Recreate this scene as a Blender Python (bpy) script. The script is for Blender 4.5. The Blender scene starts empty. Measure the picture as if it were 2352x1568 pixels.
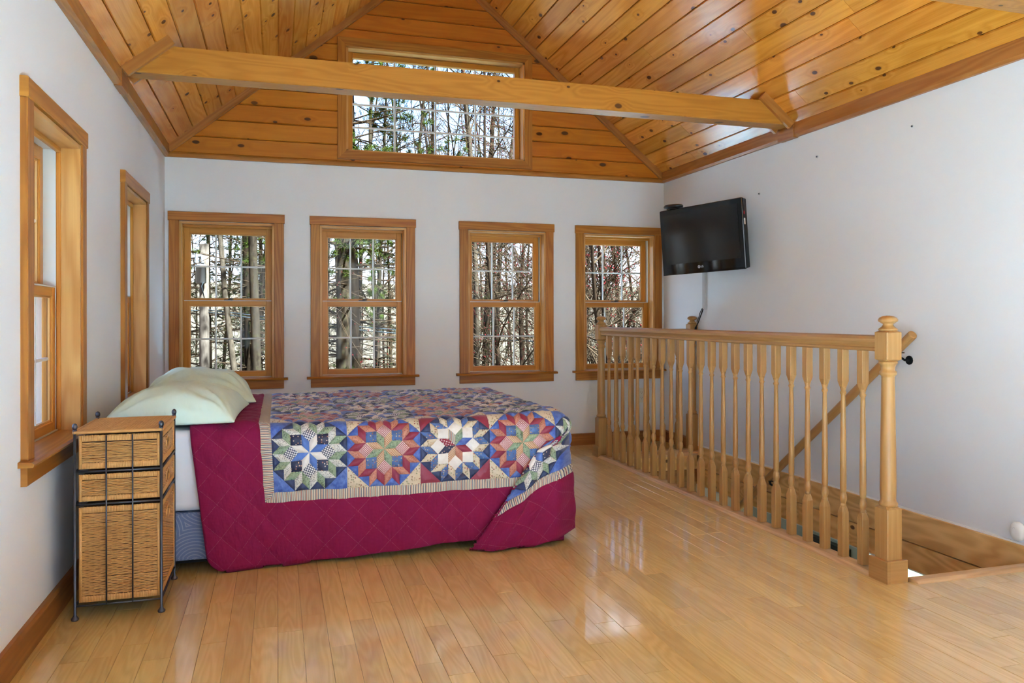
import bpy, math, random
import numpy as np
from mathutils import Vector, Matrix, Euler

scene = bpy.context.scene
col = scene.collection
R = math.radians

# ------------------------------------------------------------------ camera
F_PX, YAW, ROLL, HORIZON = 1785.9, 0.29294, -0.00134, 726.5
cam_data = bpy.data.cameras.new('camera')
cam = bpy.data.objects.new('camera', cam_data)
col.objects.link(cam)
cam.location = (0.0, 0.0, 1.0)
cam.rotation_euler = (Matrix.Rotation(-YAW, 3, 'Z') @ Matrix.Rotation(math.pi / 2, 3, 'X') @ Matrix.Rotation(ROLL, 3, 'Z')).to_euler()
cam_data.sensor_fit = 'HORIZONTAL'
cam_data.sensor_width = 36.0
cam_data.lens = 36.0 * F_PX / 2352.0
cam_data.shift_y = -(784.0 - HORIZON) / 2352.0
cam_data.clip_start, cam_data.clip_end = 0.05, 400.0
scene.camera = cam

# ------------------------------------------------------------------ exposure and light
scene.view_settings.view_transform = 'Standard'
scene.view_settings.look = 'None'
scene.view_settings.gamma = 1.0
scene.view_settings.use_curve_mapping = False
scene.view_settings.exposure = 1.42
SKY = 1.9
scene.cycles.use_denoising = True
scene.cycles.use_adaptive_sampling = True
scene.cycles.adaptive_threshold = 0.18
scene.cycles.adaptive_min_samples = 20
scene.cycles.max_bounces = 7
scene.cycles.diffuse_bounces = 5
scene.cycles.glossy_bounces = 3
scene.cycles.transparent_max_bounces = 10
scene.cycles.caustics_reflective = False
scene.cycles.caustics_refractive = False
scene.cycles.sample_clamp_indirect = 40.0

world = bpy.data.worlds.new('sky')
scene.world = world
world.use_nodes = True
wn = world.node_tree
for n in list(wn.nodes):
    wn.nodes.remove(n)
def wnode(t, **kw):
    n = wn.nodes.new(t)
    for k, v in kw.items():
        setattr(n, k, v)
    return n
w_out = wnode('ShaderNodeOutputWorld')
w_bg = wnode('ShaderNodeBackground')
w_tc = wnode('ShaderNodeTexCoord')
w_sep = wnode('ShaderNodeSeparateXYZ')
w_ramp = wnode('ShaderNodeValToRGB')
w_map = wnode('ShaderNodeMapping')
w_map.inputs['Scale'].default_value = (1.0, 1.0, 3.0)
w_noise = wnode('ShaderNodeTexNoise')
w_noise.inputs['Scale'].default_value = 3.2
w_noise.inputs['Detail'].default_value = 6.0
w_cl = wnode('ShaderNodeValToRGB')
w_cl.color_ramp.elements[0].position = 0.50
w_cl.color_ramp.elements[1].position = 0.72
w_mix = wnode('ShaderNodeMix', data_type='RGBA')
e = w_ramp.color_ramp.elements
e[0].position, e[0].color = 0.0, (0.84, 0.90, 1.0, 1)
e[1].position, e[1].color = 1.0, (0.16, 0.32, 0.74, 1)
m = e.new(0.10); m.color = (0.58, 0.74, 0.98, 1)
m = e.new(0.28); m.color = (0.22, 0.42, 0.84, 1)
wn.links.new(w_tc.outputs['Generated'], w_sep.inputs[0])
wn.links.new(w_sep.outputs['Z'], w_ramp.inputs[0])
wn.links.new(w_tc.outputs['Generated'], w_map.inputs[0])
wn.links.new(w_map.outputs[0], w_noise.inputs['Vector'])
wn.links.new(w_noise.outputs['Fac'], w_cl.inputs[0])
wn.links.new(w_cl.outputs[0], w_mix.inputs[0])
wn.links.new(w_ramp.outputs[0], w_mix.inputs[6])
w_mix.inputs[7].default_value = (0.88, 0.95, 1.04, 1)
wn.links.new(w_mix.outputs[2], w_bg.inputs[0])
w_bg.inputs[1].default_value = SKY
wn.links.new(w_bg.outputs[0], w_out.inputs[0])

sun_data = bpy.data.lights.new('sun', 'SUN')
sun_data.energy = 66.0
sun_data.angle = R(1.5)
sun_data.color = (0.655, 0.975, 1.21)
sun = bpy.data.objects.new('sun', sun_data)
col.objects.link(sun)
sun.rotation_euler = Vector((-0.30, 0.52, -0.80)).to_track_quat('-Z', 'Y').to_euler()

# ------------------------------------------------------------------ room dimensions (metres)
XL, XR, YB, YF = -0.72, 2.98, 5.642, -2.3
H = 2.07                     # underside of the eave trim
ZW, SL = 2.13, 0.8265        # ceiling height at the walls, slope of the roof
XM = (XL + XR) / 2
WALL_T = 0.18
def zc(x):
    return ZW + SL * min(x - XL, XR - x)
WIN_Z0, WIN_Z1, WIN_HALF = 0.578, 1.642, 0.3045          # rough opening of every double-hung window
BACK_WIN = [-0.3255, 0.592, 1.662, 2.585]
LEFT_WIN = [2.96, 4.478]
LEFT_WIN_UNSEEN = [-1.6, -0.1, 1.35]  # unseen windows, added along this wall for more daylight
ADDED_GLASS_DOOR = (-0.45, 2.71, 0.03, 2.02)                    # unseen glazed opening added behind the camera to let sun in
CL = (0.47, 1.80, 2.18, 2.925)                             # clerestory opening x0 x1 z0 z1

ADDED_SKYLIGHT = (-2.0, -0.75, 0.50, 1.80)                        # roof windows added unseen to brighten the room: y range, range up the slope
def portal(name, loc, rot, sx, sy):
    d = bpy.data.lights.new(name, 'AREA')
    d.shape = 'RECTANGLE'
    d.size, d.size_y = sx, sy
    d.cycles.is_portal = True
    o = bpy.data.objects.new(name, d)
    col.objects.link(o)
    o.location = loc
    o.rotation_euler = rot
WZC, WZH = (WIN_Z0 + WIN_Z1) / 2, WIN_Z1 - WIN_Z0
for x in BACK_WIN:
    portal('window_portal', (x, YB + WALL_T + 0.02, WZC), (R(-90), 0, 0), 0.62, WZH)
for y in LEFT_WIN + LEFT_WIN_UNSEEN:
    portal('window_portal', (XL - WALL_T - 0.02, y, WZC), (R(90), 0, R(-90)), 0.62, WZH)
portal('window_portal', (XM, YF - WALL_T - 0.02, 1.02), (R(90), 0, 0), ADDED_GLASS_DOOR[1] - ADDED_GLASS_DOOR[0], 1.99)
portal('window_portal', ((CL[0] + CL[1]) / 2, YB + WALL_T + 0.02, (CL[2] + CL[3]) / 2), (R(-90), 0, 0), CL[1] - CL[0], CL[3] - CL[2])
portal('window_portal', ((CL[0] + CL[1]) / 2, YF - WALL_T - 0.02, (CL[2] + CL[3]) / 2), (R(90), 0, 0), CL[1] - CL[0], CL[3] - CL[2])

# ------------------------------------------------------------------ node helpers and materials
class NT:
    def __init__(s, name):
        s.m = bpy.data.materials.new(name)
        s.m.use_nodes = True
        s.t = s.m.node_tree
        s.b = s.t.nodes['Principled BSDF']
        s.out = s.t.nodes['Material Output']
    def n(s, t, ins=None, **kw):
        x = s.t.nodes.new('ShaderNode' + t)
        for k, v in kw.items():
            setattr(x, k, v)
        for k, v in (ins or {}).items():
            s.set(x.inputs[k], v)
        return x
    def set(s, sock, v):
        if isinstance(v, bpy.types.NodeSocket):
            s.t.links.new(v, sock)
        else:
            sock.default_value = v
    def math(s, op, a, b=None, c=None, clamp=False):
        x = s.n('Math', operation=op, use_clamp=clamp)
        for i, v in enumerate((a, b, c)):
            if v is not None:
                s.set(x.inputs[i], v)
        return x.outputs[0]
    def mix(s, f, a, b, blend='MIX'):
        x = s.n('Mix', data_type='RGBA', blend_type=blend)
        s.set(x.inputs[0], f)
        s.set(x.inputs[6], a if isinstance(a, bpy.types.NodeSocket) else (*a, 1))
        s.set(x.inputs[7], b if isinstance(b, bpy.types.NodeSocket) else (*b, 1))
        return x.outputs[2]
    def ramp(s, f, stops):
        x = s.n('ValToRGB')
        s.set(x.inputs[0], f)
        el = x.color_ramp.elements
        el[0].position, el[0].color = stops[0][0], (*stops[0][1], 1)
        el[1].position, el[1].color = stops[-1][0], (*stops[-1][1], 1)
        for p, c in stops[1:-1]:
            k = el.new(p); k.color = (*c, 1)
        return x.outputs[0]
    def step(s, v, lo, hi):
        x = s.n('MapRange', interpolation_type='SMOOTHSTEP')
        s.set(x.inputs[0], v)
        x.inputs[1].default_value, x.inputs[2].default_value = lo, hi
        return x.outputs[0]
    def uv(s, scale=(1, 1, 1), rnd=True):
        u = s.n('UVMap', uv_map='UVMap').outputs[0]
        if rnd:
            r = s.n('ObjectInfo').outputs['Random']
            o = s.n('CombineXYZ', {0: s.math('MULTIPLY', r, 31.7), 1: s.math('MULTIPLY', r, 83.3)}).outputs[0]
            u = s.n('VectorMath', {0: u, 1: o}, operation='ADD').outputs[0]
        return u
    def vmul(s, v, k):
        return s.n('VectorMath', {0: v, 1: k}, operation='MULTIPLY').outputs[0]
    def bump(s, h, strength=0.3, dist=0.002):
        b = s.n('Bump', {'Height': h, 'Strength': strength, 'Distance': dist})
        s.t.links.new(b.outputs[0], s.b.inputs['Normal'])
    def fin(s, color=None, rough=None, **kw):
        if color is not None:
            s.set(s.b.inputs['Base Color'], color if isinstance(color, bpy.types.NodeSocket) else (*color, 1))
        if rough is not None:
            s.set(s.b.inputs['Roughness'], rough)
        for k, v in kw.items():
            s.set(s.b.inputs[k.replace('_', ' ')], v)
        return s.m

def wood(name, light, dark, knot=None, rough=0.35, rings=16.0, ringmix=0.55, knots=0.0, kscale=(3.2, 8.0), vary=0.18, coat=0.0, stretch=(0.7, 7.0), huevar=0.005, ksize=0.105, coat_rough=0.12, coat_ior=1.5):
    """procedural timber: u of the UV map runs along the grain"""
    t = NT(name)
    uv = t.uv()
    field = t.n('TexNoise', {'Vector': t.vmul(uv, (*stretch, 1)), 'Scale': 1.0, 'Detail': 2.5, 'Roughness': 0.45}).outputs['Fac']
    kd = None
    if knots > 0:
        vor = t.n('TexVoronoi', {'Vector': t.vmul(uv, (kscale[0], kscale[1], 1)), 'Scale': 1.0, 'Randomness': 0.9}, voronoi_dimensions='2D')
        cs = t.n('SeparateColor', {0: vor.outputs['Color']})
        on = t.math('LESS_THAN', cs.outputs[0], knots)
        kd = vor.outputs['Distance']
        near = t.math('MULTIPLY', t.math('SUBTRACT', 1.0, t.step(kd, 0.0, 0.42)), on)
        field = t.math('ADD', field, t.math('MULTIPLY', near, 0.14))
    ring = t.math('MULTIPLY_ADD', t.math('SINE', t.math('MULTIPLY', field, rings * 6.283)), 0.5, 0.5)
    fine = t.n('TexNoise', {'Vector': t.vmul(uv, (5.0, 190.0, 1)), 'Scale': 1.0, 'Detail': 3.0}).outputs['Fac']
    broad = t.n('TexNoise', {'Vector': t.vmul(uv, (1.3, 5.0, 1)), 'Scale': 1.0, 'Detail': 2.0}).outputs['Fac']
    g = t.math('ADD', t.math('MULTIPLY', ring, ringmix), t.math('MULTIPLY', fine, 1.0 - ringmix))
    g = t.math('ADD', g, t.math('MULTIPLY', t.math('SUBTRACT', broad, 0.5), 0.9), clamp=True)
    c = t.mix(g, dark, light)
    if knots > 0:
        sz = t.math('MULTIPLY_ADD', cs.outputs[1], ksize, 0.03)
        k = t.math('MULTIPLY', t.math('SUBTRACT', 1.0, t.step(t.math('DIVIDE', kd, sz), 0.62, 1.0)), on)
        halo = t.math('MULTIPLY', t.math('SUBTRACT', 1.0, t.step(t.math('DIVIDE', kd, sz), 0.8, 3.2)), on)
        c = t.mix(t.math('MULTIPLY', halo, 0.35), c, dark)
        c = t.mix(t.math('MULTIPLY', k, 0.92), c, knot)
    r = t.n('ObjectInfo').outputs['Random']
    hsv = t.n('HueSaturation', {'Hue': t.math('MULTIPLY_ADD', r, huevar * 2, 0.5 - huevar), 'Saturation': 1.0,
                                'Value': t.math('MULTIPLY_ADD', t.math('FRACT', t.math('MULTIPLY', r, 17.31)), vary * 2, 1.0 - vary), 'Color': c})
    t.bump(fine, 0.06, 0.001)
    return t.fin(hsv.outputs[0], rough, Specular_IOR_Level=0.32, Coat_Weight=coat, Coat_Roughness=coat_rough, Coat_IOR=coat_ior)

def plain(name, color, rough=0.5, metal=0.0, var=0.0, scale=40.0, bump=0.0, coat=0.0, spec=0.5):
    t = NT(name)
    c = color
    nz = t.n('TexNoise', {'Vector': t.n('TexCoord').outputs['Object'], 'Scale': scale, 'Detail': 4.0}).outputs['Fac']
    if var:
        c = t.mix(nz, tuple(v * (1 - var) for v in color), tuple(min(1, v * (1 + var)) for v in color))
    if bump:
        t.bump(nz, bump, 0.002)
    return t.fin(c, rough, Metallic=metal, Coat_Weight=coat, Specular_IOR_Level=spec)

M = {}
M['paint'] = plain('wall_paint', (0.725, 0.745, 0.765), 0.55, var=0.015, scale=3.0)
M['paint_edge'] = plain('caulk_white', (0.82, 0.82, 0.81), 0.5, var=0.02)
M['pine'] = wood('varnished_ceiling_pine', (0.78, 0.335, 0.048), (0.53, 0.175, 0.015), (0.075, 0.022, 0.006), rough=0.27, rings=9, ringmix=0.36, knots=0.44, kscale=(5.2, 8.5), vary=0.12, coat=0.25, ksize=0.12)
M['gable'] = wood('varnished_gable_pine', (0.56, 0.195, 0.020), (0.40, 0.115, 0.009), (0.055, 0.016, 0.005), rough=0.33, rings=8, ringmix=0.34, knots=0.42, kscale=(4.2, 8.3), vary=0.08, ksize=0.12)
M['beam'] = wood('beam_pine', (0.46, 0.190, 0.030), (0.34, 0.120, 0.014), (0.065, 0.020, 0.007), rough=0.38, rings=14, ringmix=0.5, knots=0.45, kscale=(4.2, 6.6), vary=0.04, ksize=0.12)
M['trim'] = wood('window_trim_fir', (0.45, 0.182, 0.030), (0.29, 0.096, 0.012), rough=0.36, rings=12, ringmix=0.62, stretch=(0.6, 9.0), vary=0.10)
M['sash'] = wood('sash_fir', (0.58, 0.255, 0.038), (0.44, 0.165, 0.020), rough=0.34, rings=8, ringmix=0.4, stretch=(0.5, 12.0), vary=0.06)
M['jamb'] = wood('jamb_fir', (0.66, 0.37, 0.125), (0.46, 0.20, 0.050), (0.20, 0.08, 0.03), rough=0.34, rings=9, ringmix=0.55, stretch=(0.9, 6.0), vary=0.06)
M['eave'] = wood('eave_trim_pine', (0.44, 0.185, 0.042), (0.30, 0.105, 0.020), rough=0.36, rings=12, ringmix=0.5, vary=0.06)
M['floor'] = wood('floor_oak', (0.78, 0.58, 0.245), (0.60, 0.395, 0.130), rough=0.34, rings=15, ringmix=0.42, stretch=(1.1, 9.0), vary=0.10, coat=1.0, huevar=0.004, coat_rough=0.07, coat_ior=1.8)
M['oak'] = wood('railing_oak', (0.455, 0.250, 0.086), (0.335, 0.158, 0.045), rough=0.36, rings=9, ringmix=0.35, stretch=(0.6, 14.0), vary=0.05, huevar=0.002)
M['oak_pale'] = wood('shoe_oak', (0.70, 0.46, 0.25), (0.52, 0.29, 0.13), rough=0.42, rings=10, ringmix=0.5, vary=0.05)
M['base'] = wood('baseboard_fir', (0.36, 0.150, 0.036), (0.22, 0.078, 0.016), rough=0.38, rings=12, ringmix=0.5, vary=0.06)
M['well'] = wood('stairwell_pine', (0.86, 0.56, 0.22), (0.62, 0.34, 0.10), (0.085, 0.030, 0.012), rough=0.4, rings=13, ringmix=0.7, stretch=(1.1, 4.5), knots=0.5, kscale=(3.0, 4.6), vary=0.05, ksize=0.11)
M['vinyl'] = plain('white_vinyl', (0.62, 0.62, 0.58), 0.4)
M['muntin'] = plain('grille_grey', (0.66, 0.68, 0.67), 0.4)
M['metal_dark'] = plain('dark_steel', (0.075, 0.078, 0.095), 0.36, metal=0.7, var=0.1)
M['bronze'] = plain('bronze_hardware', (0.05, 0.04, 0.03), 0.4, metal=0.7)
M['black'] = plain('black_plastic', (0.006, 0.006, 0.0065), 0.28)
M['black_matte'] = plain('black_rubber', (0.012, 0.012, 0.012), 0.6, spec=0.12)
M['screen'] = plain('tv_screen', (0.010, 0.010, 0.011), 0.13)
M['gloss_black'] = plain('piano_black', (0.003, 0.003, 0.0035), 0.05)
M['white_plastic'] = plain('white_plastic', (0.78, 0.77, 0.73), 0.35)
M['ivory'] = plain('ivory_plastic', (0.72, 0.68, 0.56), 0.4)
M['grey_channel'] = plain('grey_channel', (0.46, 0.46, 0.46), 0.45)
M['silver'] = plain('silver_print', (0.72, 0.73, 0.75), 0.35)
M['red'] = plain('red_print', (0.45, 0.02, 0.03), 0.4)
M['lower_wall'] = plain('lower_wall_paint', (0.42, 0.53, 0.58), 0.6, var=0.02)
M['roof'] = plain('roof_underlay', (0.10, 0.09, 0.08), 0.8)
M['siding'] = plain('house_siding', (0.55, 0.56, 0.56), 0.7)
def glass_mat():
    t = NT('window_glass')
    tr = t.n('BsdfTransparent', {'Color': (0.96, 0.975, 0.97, 1)})
    gl = t.n('BsdfGlossy', {'Color': (1, 1, 1, 1), 'Roughness': 0.02})
    fr = t.n('Fresnel', {'IOR': 1.35})
    mx = t.n('MixShader', {0: t.math('MULTIPLY', fr.outputs[0], 0.3), 1: tr.outputs[0], 2: gl.outputs[0]})
    t.t.links.new(mx.outputs[0], t.out.inputs[0])
    return t.m
M['glass'] = glass_mat()

# ------------------------------------------------------------------ mesh builder
class MB:
    """collects polygons with UVs (metres, u along the grain) and builds one mesh object"""
    def __init__(s):
        s.v, s.f, s.uv, s.mi, s.sm = [], [], [], [], []
    def face(s, idx, uvs, mi=0, smooth=False):
        s.f.append(idx); s.uv.append(uvs); s.mi.append(mi); s.sm.append(smooth)
    def prism(s, prof, axis, a0, a1, grain=None, mi=0, off=None, caps=True):
        """extrude a convex polygon; axis 0: prof=(y,z), 1: prof=(x,z), 2: prof=(x,y); grain axis gives u"""
        g = axis if grain is None else grain
        ou, ov = off if off else (random.random() * 3, random.random() * 3)
        def P(p, a):
            return ((a, p[0], p[1]), (p[0], a, p[1]), (p[0], p[1], a))[axis]
        n = len(prof)
        area = sum(prof[i][0] * prof[(i + 1) % n][1] - prof[(i + 1) % n][0] * prof[i][1] for i in range(n))
        if (area < 0) != (axis == 1):
            prof = prof[::-1]
        b = len(s.v)
        s.v += [P(p, a0) for p in prof] + [P(p, a1) for p in prof]
        oth = [k for k in (0, 1, 2) if k != g]
        def UV(p, along):
            return (p[g] + ou, p[along] + ov)
        per = [0.0]
        for i in range(n):
            q = prof[(i + 1) % n]
            per.append(per[-1] + math.hypot(q[0] - prof[i][0], q[1] - prof[i][1]))
        for i in range(n):
            j = (i + 1) % n
            idx = (b + i, b + j, b + n + j, b + n + i)
            if g == axis:
                uvs = [(a0 + ou, per[i] + ov), (a0 + ou, per[i + 1] + ov), (a1 + ou, per[i + 1] + ov), (a1 + ou, per[i] + ov)]
            else:
                pts = [s.v[k] for k in idx]
                ext = [max(p[k] for p in pts) - min(p[k] for p in pts) for k in (0, 1, 2)]
                al = max(oth, key=lambda k: ext[k])
                uvs = [UV(p, al) for p in pts]
            s.face(idx, uvs, mi)
        if caps:
            for idx in (tuple(range(b + n - 1, b - 1, -1)), tuple(range(b + n, b + 2 * n))):
                pts = [s.v[k] for k in idx]
                if g == axis:
                    uvs = [(p[oth[0]] * 0.3 + ou, p[oth[1]] + ov) for p in pts]
                else:
                    al = [k for k in oth if k != axis][0]
                    uvs = [UV(p, al) for p in pts]
                s.face(idx, uvs, mi)
        return s
    def box(s, x0, x1, y0, y1, z0, z1, grain=0, ch=0.0, mi=0):
        """box with chamfered long edges along the grain axis"""
        lo, hi = [(y0, z0), (x0, z0), (x0, y0)][grain], [(y1, z1), (x1, z1), (x1, y1)][grain]
        a0, a1 = [(x0, x1), (y0, y1), (z0, z1)][grain]
        (p, q), (r, t) = lo, hi
        c = min(ch, (r - p) * 0.4, (t - q) * 0.4)
        prof = [(p, q), (r, q), (r, t), (p, t)] if c <= 0 else [(p + c, q), (r - c, q), (r, q + c), (r, t - c), (r - c, t), (p + c, t), (p, t - c), (p, q + c)]
        return s.prism(prof, grain, a0, a1, mi=mi)
    def lathe(s, prof, c=(0, 0), seg=16, mi=0, smooth=True):
        """prof: list of (radius, z); axis vertical through c"""
        ou, ov = random.random() * 3, random.random() * 3
        b = len(s.v)
        for r, z in prof:
            for k in range(seg):
                a = 2 * math.pi * k / seg
                s.v.append((c[0] + r * math.cos(a), c[1] + r * math.sin(a), z))
        rr = max(p[0] for p in prof)
        for i in range(len(prof) - 1):
            for k in range(seg):
                k2 = (k + 1) % seg
                idx = (b + i * seg + k, b + i * seg + k2, b + (i + 1) * seg + k2, b + (i + 1) * seg + k)
                v0, v1 = 2 * math.pi * rr * k / seg + ov, 2 * math.pi * rr * (k + 1) / seg + ov
                u0, u1 = prof[i][1] + ou, prof[i + 1][1] + ou
                s.face(idx, [(u0, v0), (u0, v1), (u1, v1), (u1, v0)], mi, smooth)
        for i, rev in ((0, True), (len(prof) - 1, False)):
            idx = [b + i * seg + k for k in range(seg)]
            if rev:
                idx.reverse()
            s.face(tuple(idx), [(s.v[k][0] + ou, s.v[k][1] + ov) for k in idx], mi)
        return s
    def loft(s, rings, closed=True, mi=0, smooth=True, caps=True):
        """rings: list of equal-length point lists"""
        ou, ov = random.random() * 3, random.random() * 3
        b = len(s.v); n = len(rings[0])
        for r in rings:
            s.v += [tuple(p) for p in r]
        L = 0.0
        for i in range(len(rings) - 1):
            d = (Vector(rings[i + 1][0]) - Vector(rings[i][0])).length
            w = 0.0
            for k in range(n if closed else n - 1):
                k2 = (k + 1) % n
                dw = (Vector(rings[i][k2]) - Vector(rings[i][k])).length
                idx = (b + i * n + k, b + i * n + k2, b + (i + 1) * n + k2, b + (i + 1) * n + k)
                s.face(idx, [(L + ou, w + ov), (L + ou, w + dw + ov), (L + d + ou, w + dw + ov), (L + d + ou, w + ov)], mi, smooth)
                w += dw
            L += d
        if caps and closed:
            a = tuple(range(b + n - 1, b - 1, -1)); z = tuple(range(b + (len(rings) - 1) * n, b + len(rings) * n))
            for idx in (a, z):
                s.face(idx, [(s.v[k][0] * .3 + ou, s.v[k][2] + s.v[k][1] + ov) for k in idx], mi)
        return s
    def tube(s, pts, r, seg=8, mi=0):
        pts = [Vector(p) for p in pts]
        rr = r if isinstance(r, (list, tuple)) else [r] * len(pts)
        rings = []
        up = None
        for i, p in enumerate(pts):
            d = (pts[min(i + 1, len(pts) - 1)] - pts[max(i - 1, 0)]).normalized()
            if up is None:
                up = Vector((0, 0, 1)) if abs(d.z) < 0.9 else Vector((1, 0, 0))
            a = d.cross(up).normalized(); bb = a.cross(d).normalized(); up = bb
            rings.append([p + (a * math.cos(2 * math.pi * k / seg) + bb * math.sin(2 * math.pi * k / seg)) * rr[i] for k in range(seg)])
        return s.loft(rings, mi=mi)
    def xform(s, mat, start=0):
        for i in range(start, len(s.v)):
            s.v[i] = tuple(mat @ Vector(s.v[i]))
        return s
    def build(s, name, mats, parent=None, loc=None, fix=False):
        me = bpy.data.meshes.new(name)
        me.from_pydata(s.v, [], s.f)
        uvl = me.uv_layers.new(name='UVMap')
        flat = np.array([c for f in s.uv for p in f for c in p], dtype=np.float32)
        uvl.data.foreach_set('uv', flat)
        mats = mats if isinstance(mats, (list, tuple)) else [mats]
        for mm in mats:
            me.materials.append(M[mm] if isinstance(mm, str) else mm)
        me.polygons.foreach_set('material_index', s.mi)
        me.polygons.foreach_set('use_smooth', s.sm)
        me.update()
        o = bpy.data.objects.new(name, me)
        col.objects.link(o)
        if parent is not None:
            o.parent = parent
        if loc is not None:
            o.location = loc
        return o

def tag(o, label=None, cat=None, group=None, kind=None):
    if label: o['label'] = label
    if cat: o['category'] = cat
    if group: o['group'] = group
    if kind: o['kind'] = kind
    return o
def empty(name, loc=(0, 0, 0), rz=0.0, **kw):
    o = bpy.data.objects.new(name, None)
    o.empty_display_size = 0.1
    col.objects.link(o)
    o.location = loc
    o.rotation_euler = (0, 0, rz)
    return tag(o, **kw)
def copy_tree(o, parent=None):
    c = o.copy()
    col.objects.link(c)
    c.parent = parent
    for ch in list(o.children):
        copy_tree(ch, c)
    return c
def np_mesh(name, V, Fq, mats, parent=None, uv=None, mi=None, smooth=False, tri=False):
    """mesh from numpy arrays; Fq is (n,4) or (n,3)"""
    me = bpy.data.meshes.new(name)
    V = np.asarray(V, np.float32); Fq = np.asarray(Fq, np.int32)
    k = Fq.shape[1]
    me.vertices.add(len(V)); me.vertices.foreach_set('co', V.ravel())
    me.loops.add(Fq.size); me.loops.foreach_set('vertex_index', Fq.ravel())
    me.polygons.add(len(Fq)); me.polygons.foreach_set('loop_start', np.arange(0, Fq.size, k, dtype=np.int32))
    if uv is not None:
        l = me.uv_layers.new(name='UVMap')
        l.data.foreach_set('uv', np.asarray(uv, np.float32)[Fq.ravel()].ravel())
    for mm in (mats if isinstance(mats, (list, tuple)) else [mats]):
        me.materials.append(M[mm] if isinstance(mm, str) else mm)
    if mi is not None:
        me.polygons.foreach_set('material_index', np.asarray(mi, np.int32))
    if smooth:
        me.polygons.foreach_set('use_smooth', np.ones(len(Fq), dtype=bool))
    me.update(calc_edges=True)
    me.validate()
    o = bpy.data.objects.new(name, me)
    col.objects.link(o)
    if parent is not None:
        o.parent = parent
    return o
random.seed(11)
# ------------------------------------------------------------------ structure: walls with openings
def wall_cells(u0, u1, z0, z1, holes):
    us = sorted({u0, u1, *[h[0] for h in holes], *[h[1] for h in holes]})
    zs = sorted({z0, z1, *[h[2] for h in holes], *[h[3] for h in holes]})
    for a, b in zip(us, us[1:]):
        run = None
        for c, d in zip(zs, zs[1:]):
            um, zm = (a + b) / 2, (c + d) / 2
            if any(h[0] < um < h[1] and h[2] < zm < h[3] for h in holes):
                continue
            yield a, b, c, d
def wall(name, axis, face, thick, u0, u1, z0, z1, holes, mat, label, outer=None):
    mb = MB()
    lo, hi = min(face, face + thick), max(face, face + thick)
    for a, b, c, d in wall_cells(u0, u1, z0, z1, holes):
        if axis == 'y':
            mb.box(a, b, lo, hi, c, d)
        else:
            mb.box(lo, hi, a, b, c, d, grain=1)
    o = mb.build(name, mat)
    return tag(o, label, 'wall', kind='structure')
hole = lambda c: (c - WIN_HALF, c + WIN_HALF, WIN_Z0, WIN_Z1)
wall_back = wall('wall_back', 'y', YB, WALL_T, XL - WALL_T, XR + WALL_T, -0.3, H + 0.02, [hole(c) for c in BACK_WIN], 'paint', 'plain white wall behind the bed with four windows in it')
wall_left = wall('wall_left', 'x', XL, -WALL_T, YF - WALL_T, YB, -0.3, ZW + 0.16, [hole(c) for c in LEFT_WIN + LEFT_WIN_UNSEEN], 'paint', 'plain white wall at the head of the bed with two windows')
wall_right = wall('wall_right', 'x', XR, WALL_T, YF - WALL_T, YB, 0.04, ZW + 0.16, [], 'paint', 'large plain white windowless wall above the stairwell with a television')
wall('wall_front', 'y', YF, -WALL_T, XL - WALL_T, XR + WALL_T, -0.3, H + 0.02, [ADDED_GLASS_DOOR], 'paint', 'plain white wall on the other side of the room, behind the camera')

# gables: solid backing above the drywall, a clerestory opening in each, the front one added for daylight
def gable_backing(name, y0, y1, label):
    mb = MB()
    x0, x1, z0, z1 = CL
    e = 0.10
    def pol(pts): mb.prism(pts, 1, y0, y1)
    pol([(XL - .1, H + .02), (x0, H + .02), (x0, zc(x0) + e), (XL - .1, ZW - .08 + e)])
    pol([(x1, H + .02), (XR + .1, H + .02), (XR + .1, ZW - .08 + e), (x1, zc(x1) + e)])
    pol([(x0, H + .02), (x1, H + .02), (x1, z0), (x0, z0)])
    pol([(x0, z1), (x1, z1), (x1, zc(x1) + e), (XM, zc(XM) + e), (x0, zc(x0) + e)])
    return tag(mb.build(name, 'roof'), label, 'wall', kind='structure')
gable_back = gable_backing('wall_gable_back', YB + 0.016, YB + WALL_T, 'triangular gable clad in horizontal varnished knotty pine boards')
gable_backing('wall_gable_front', YF - WALL_T, YF, 'triangular gable on the other side of the room, behind the camera')

BOARD = 0.1187
def gable_board(x0, x1, z0, z1, sl=True):
    """tongue-and-groove board on the back gable, ends cut along the roof slope"""
    mb = MB()
    ch = 0.005
    z1 = z1 - 0.001
    def xl(z): return max(x0, XL + (z - ZW) / SL + 0.004) if sl else x0
    def xr(z): return min(x1, XR - (z - ZW) / SL - 0.004) if sl else x1
    ch = .0065
    rows = [(YB + .015, z0), (YB + .0075, z0 + .0008), (YB, z0 + ch), (YB, z1 - ch), (YB + .0075, z1 - .0008), (YB + .015, z1)]
    ou, ov = random.random() * 9, random.random() * 9
    n = len(rows)
    b = len(mb.v)
    for y, z in rows:
        mb.v.append((xl(z), y, z))
    for y, z in rows:
        mb.v.append((xr(z), y, z))
    for i in range(n - 1):
        idx = (b + i, b + n + i, b + n + i + 1, b + i + 1)
        mb.face(idx, [(mb.v[k][0] + ou, mb.v[k][2] + ov) for k in idx])
    idx = tuple(range(b, b + n)); mb.face(idx, [(mb.v[k][1] + ou, mb.v[k][2] + ov) for k in idx])
    idx = tuple(range(b + 2 * n - 1, b + n - 1, -1)); mb.face(idx, [(mb.v[k][1] + ou, mb.v[k][2] + ov) for k in idx])
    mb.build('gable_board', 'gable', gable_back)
k = 0
z = 2.104 - BOARD
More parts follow.
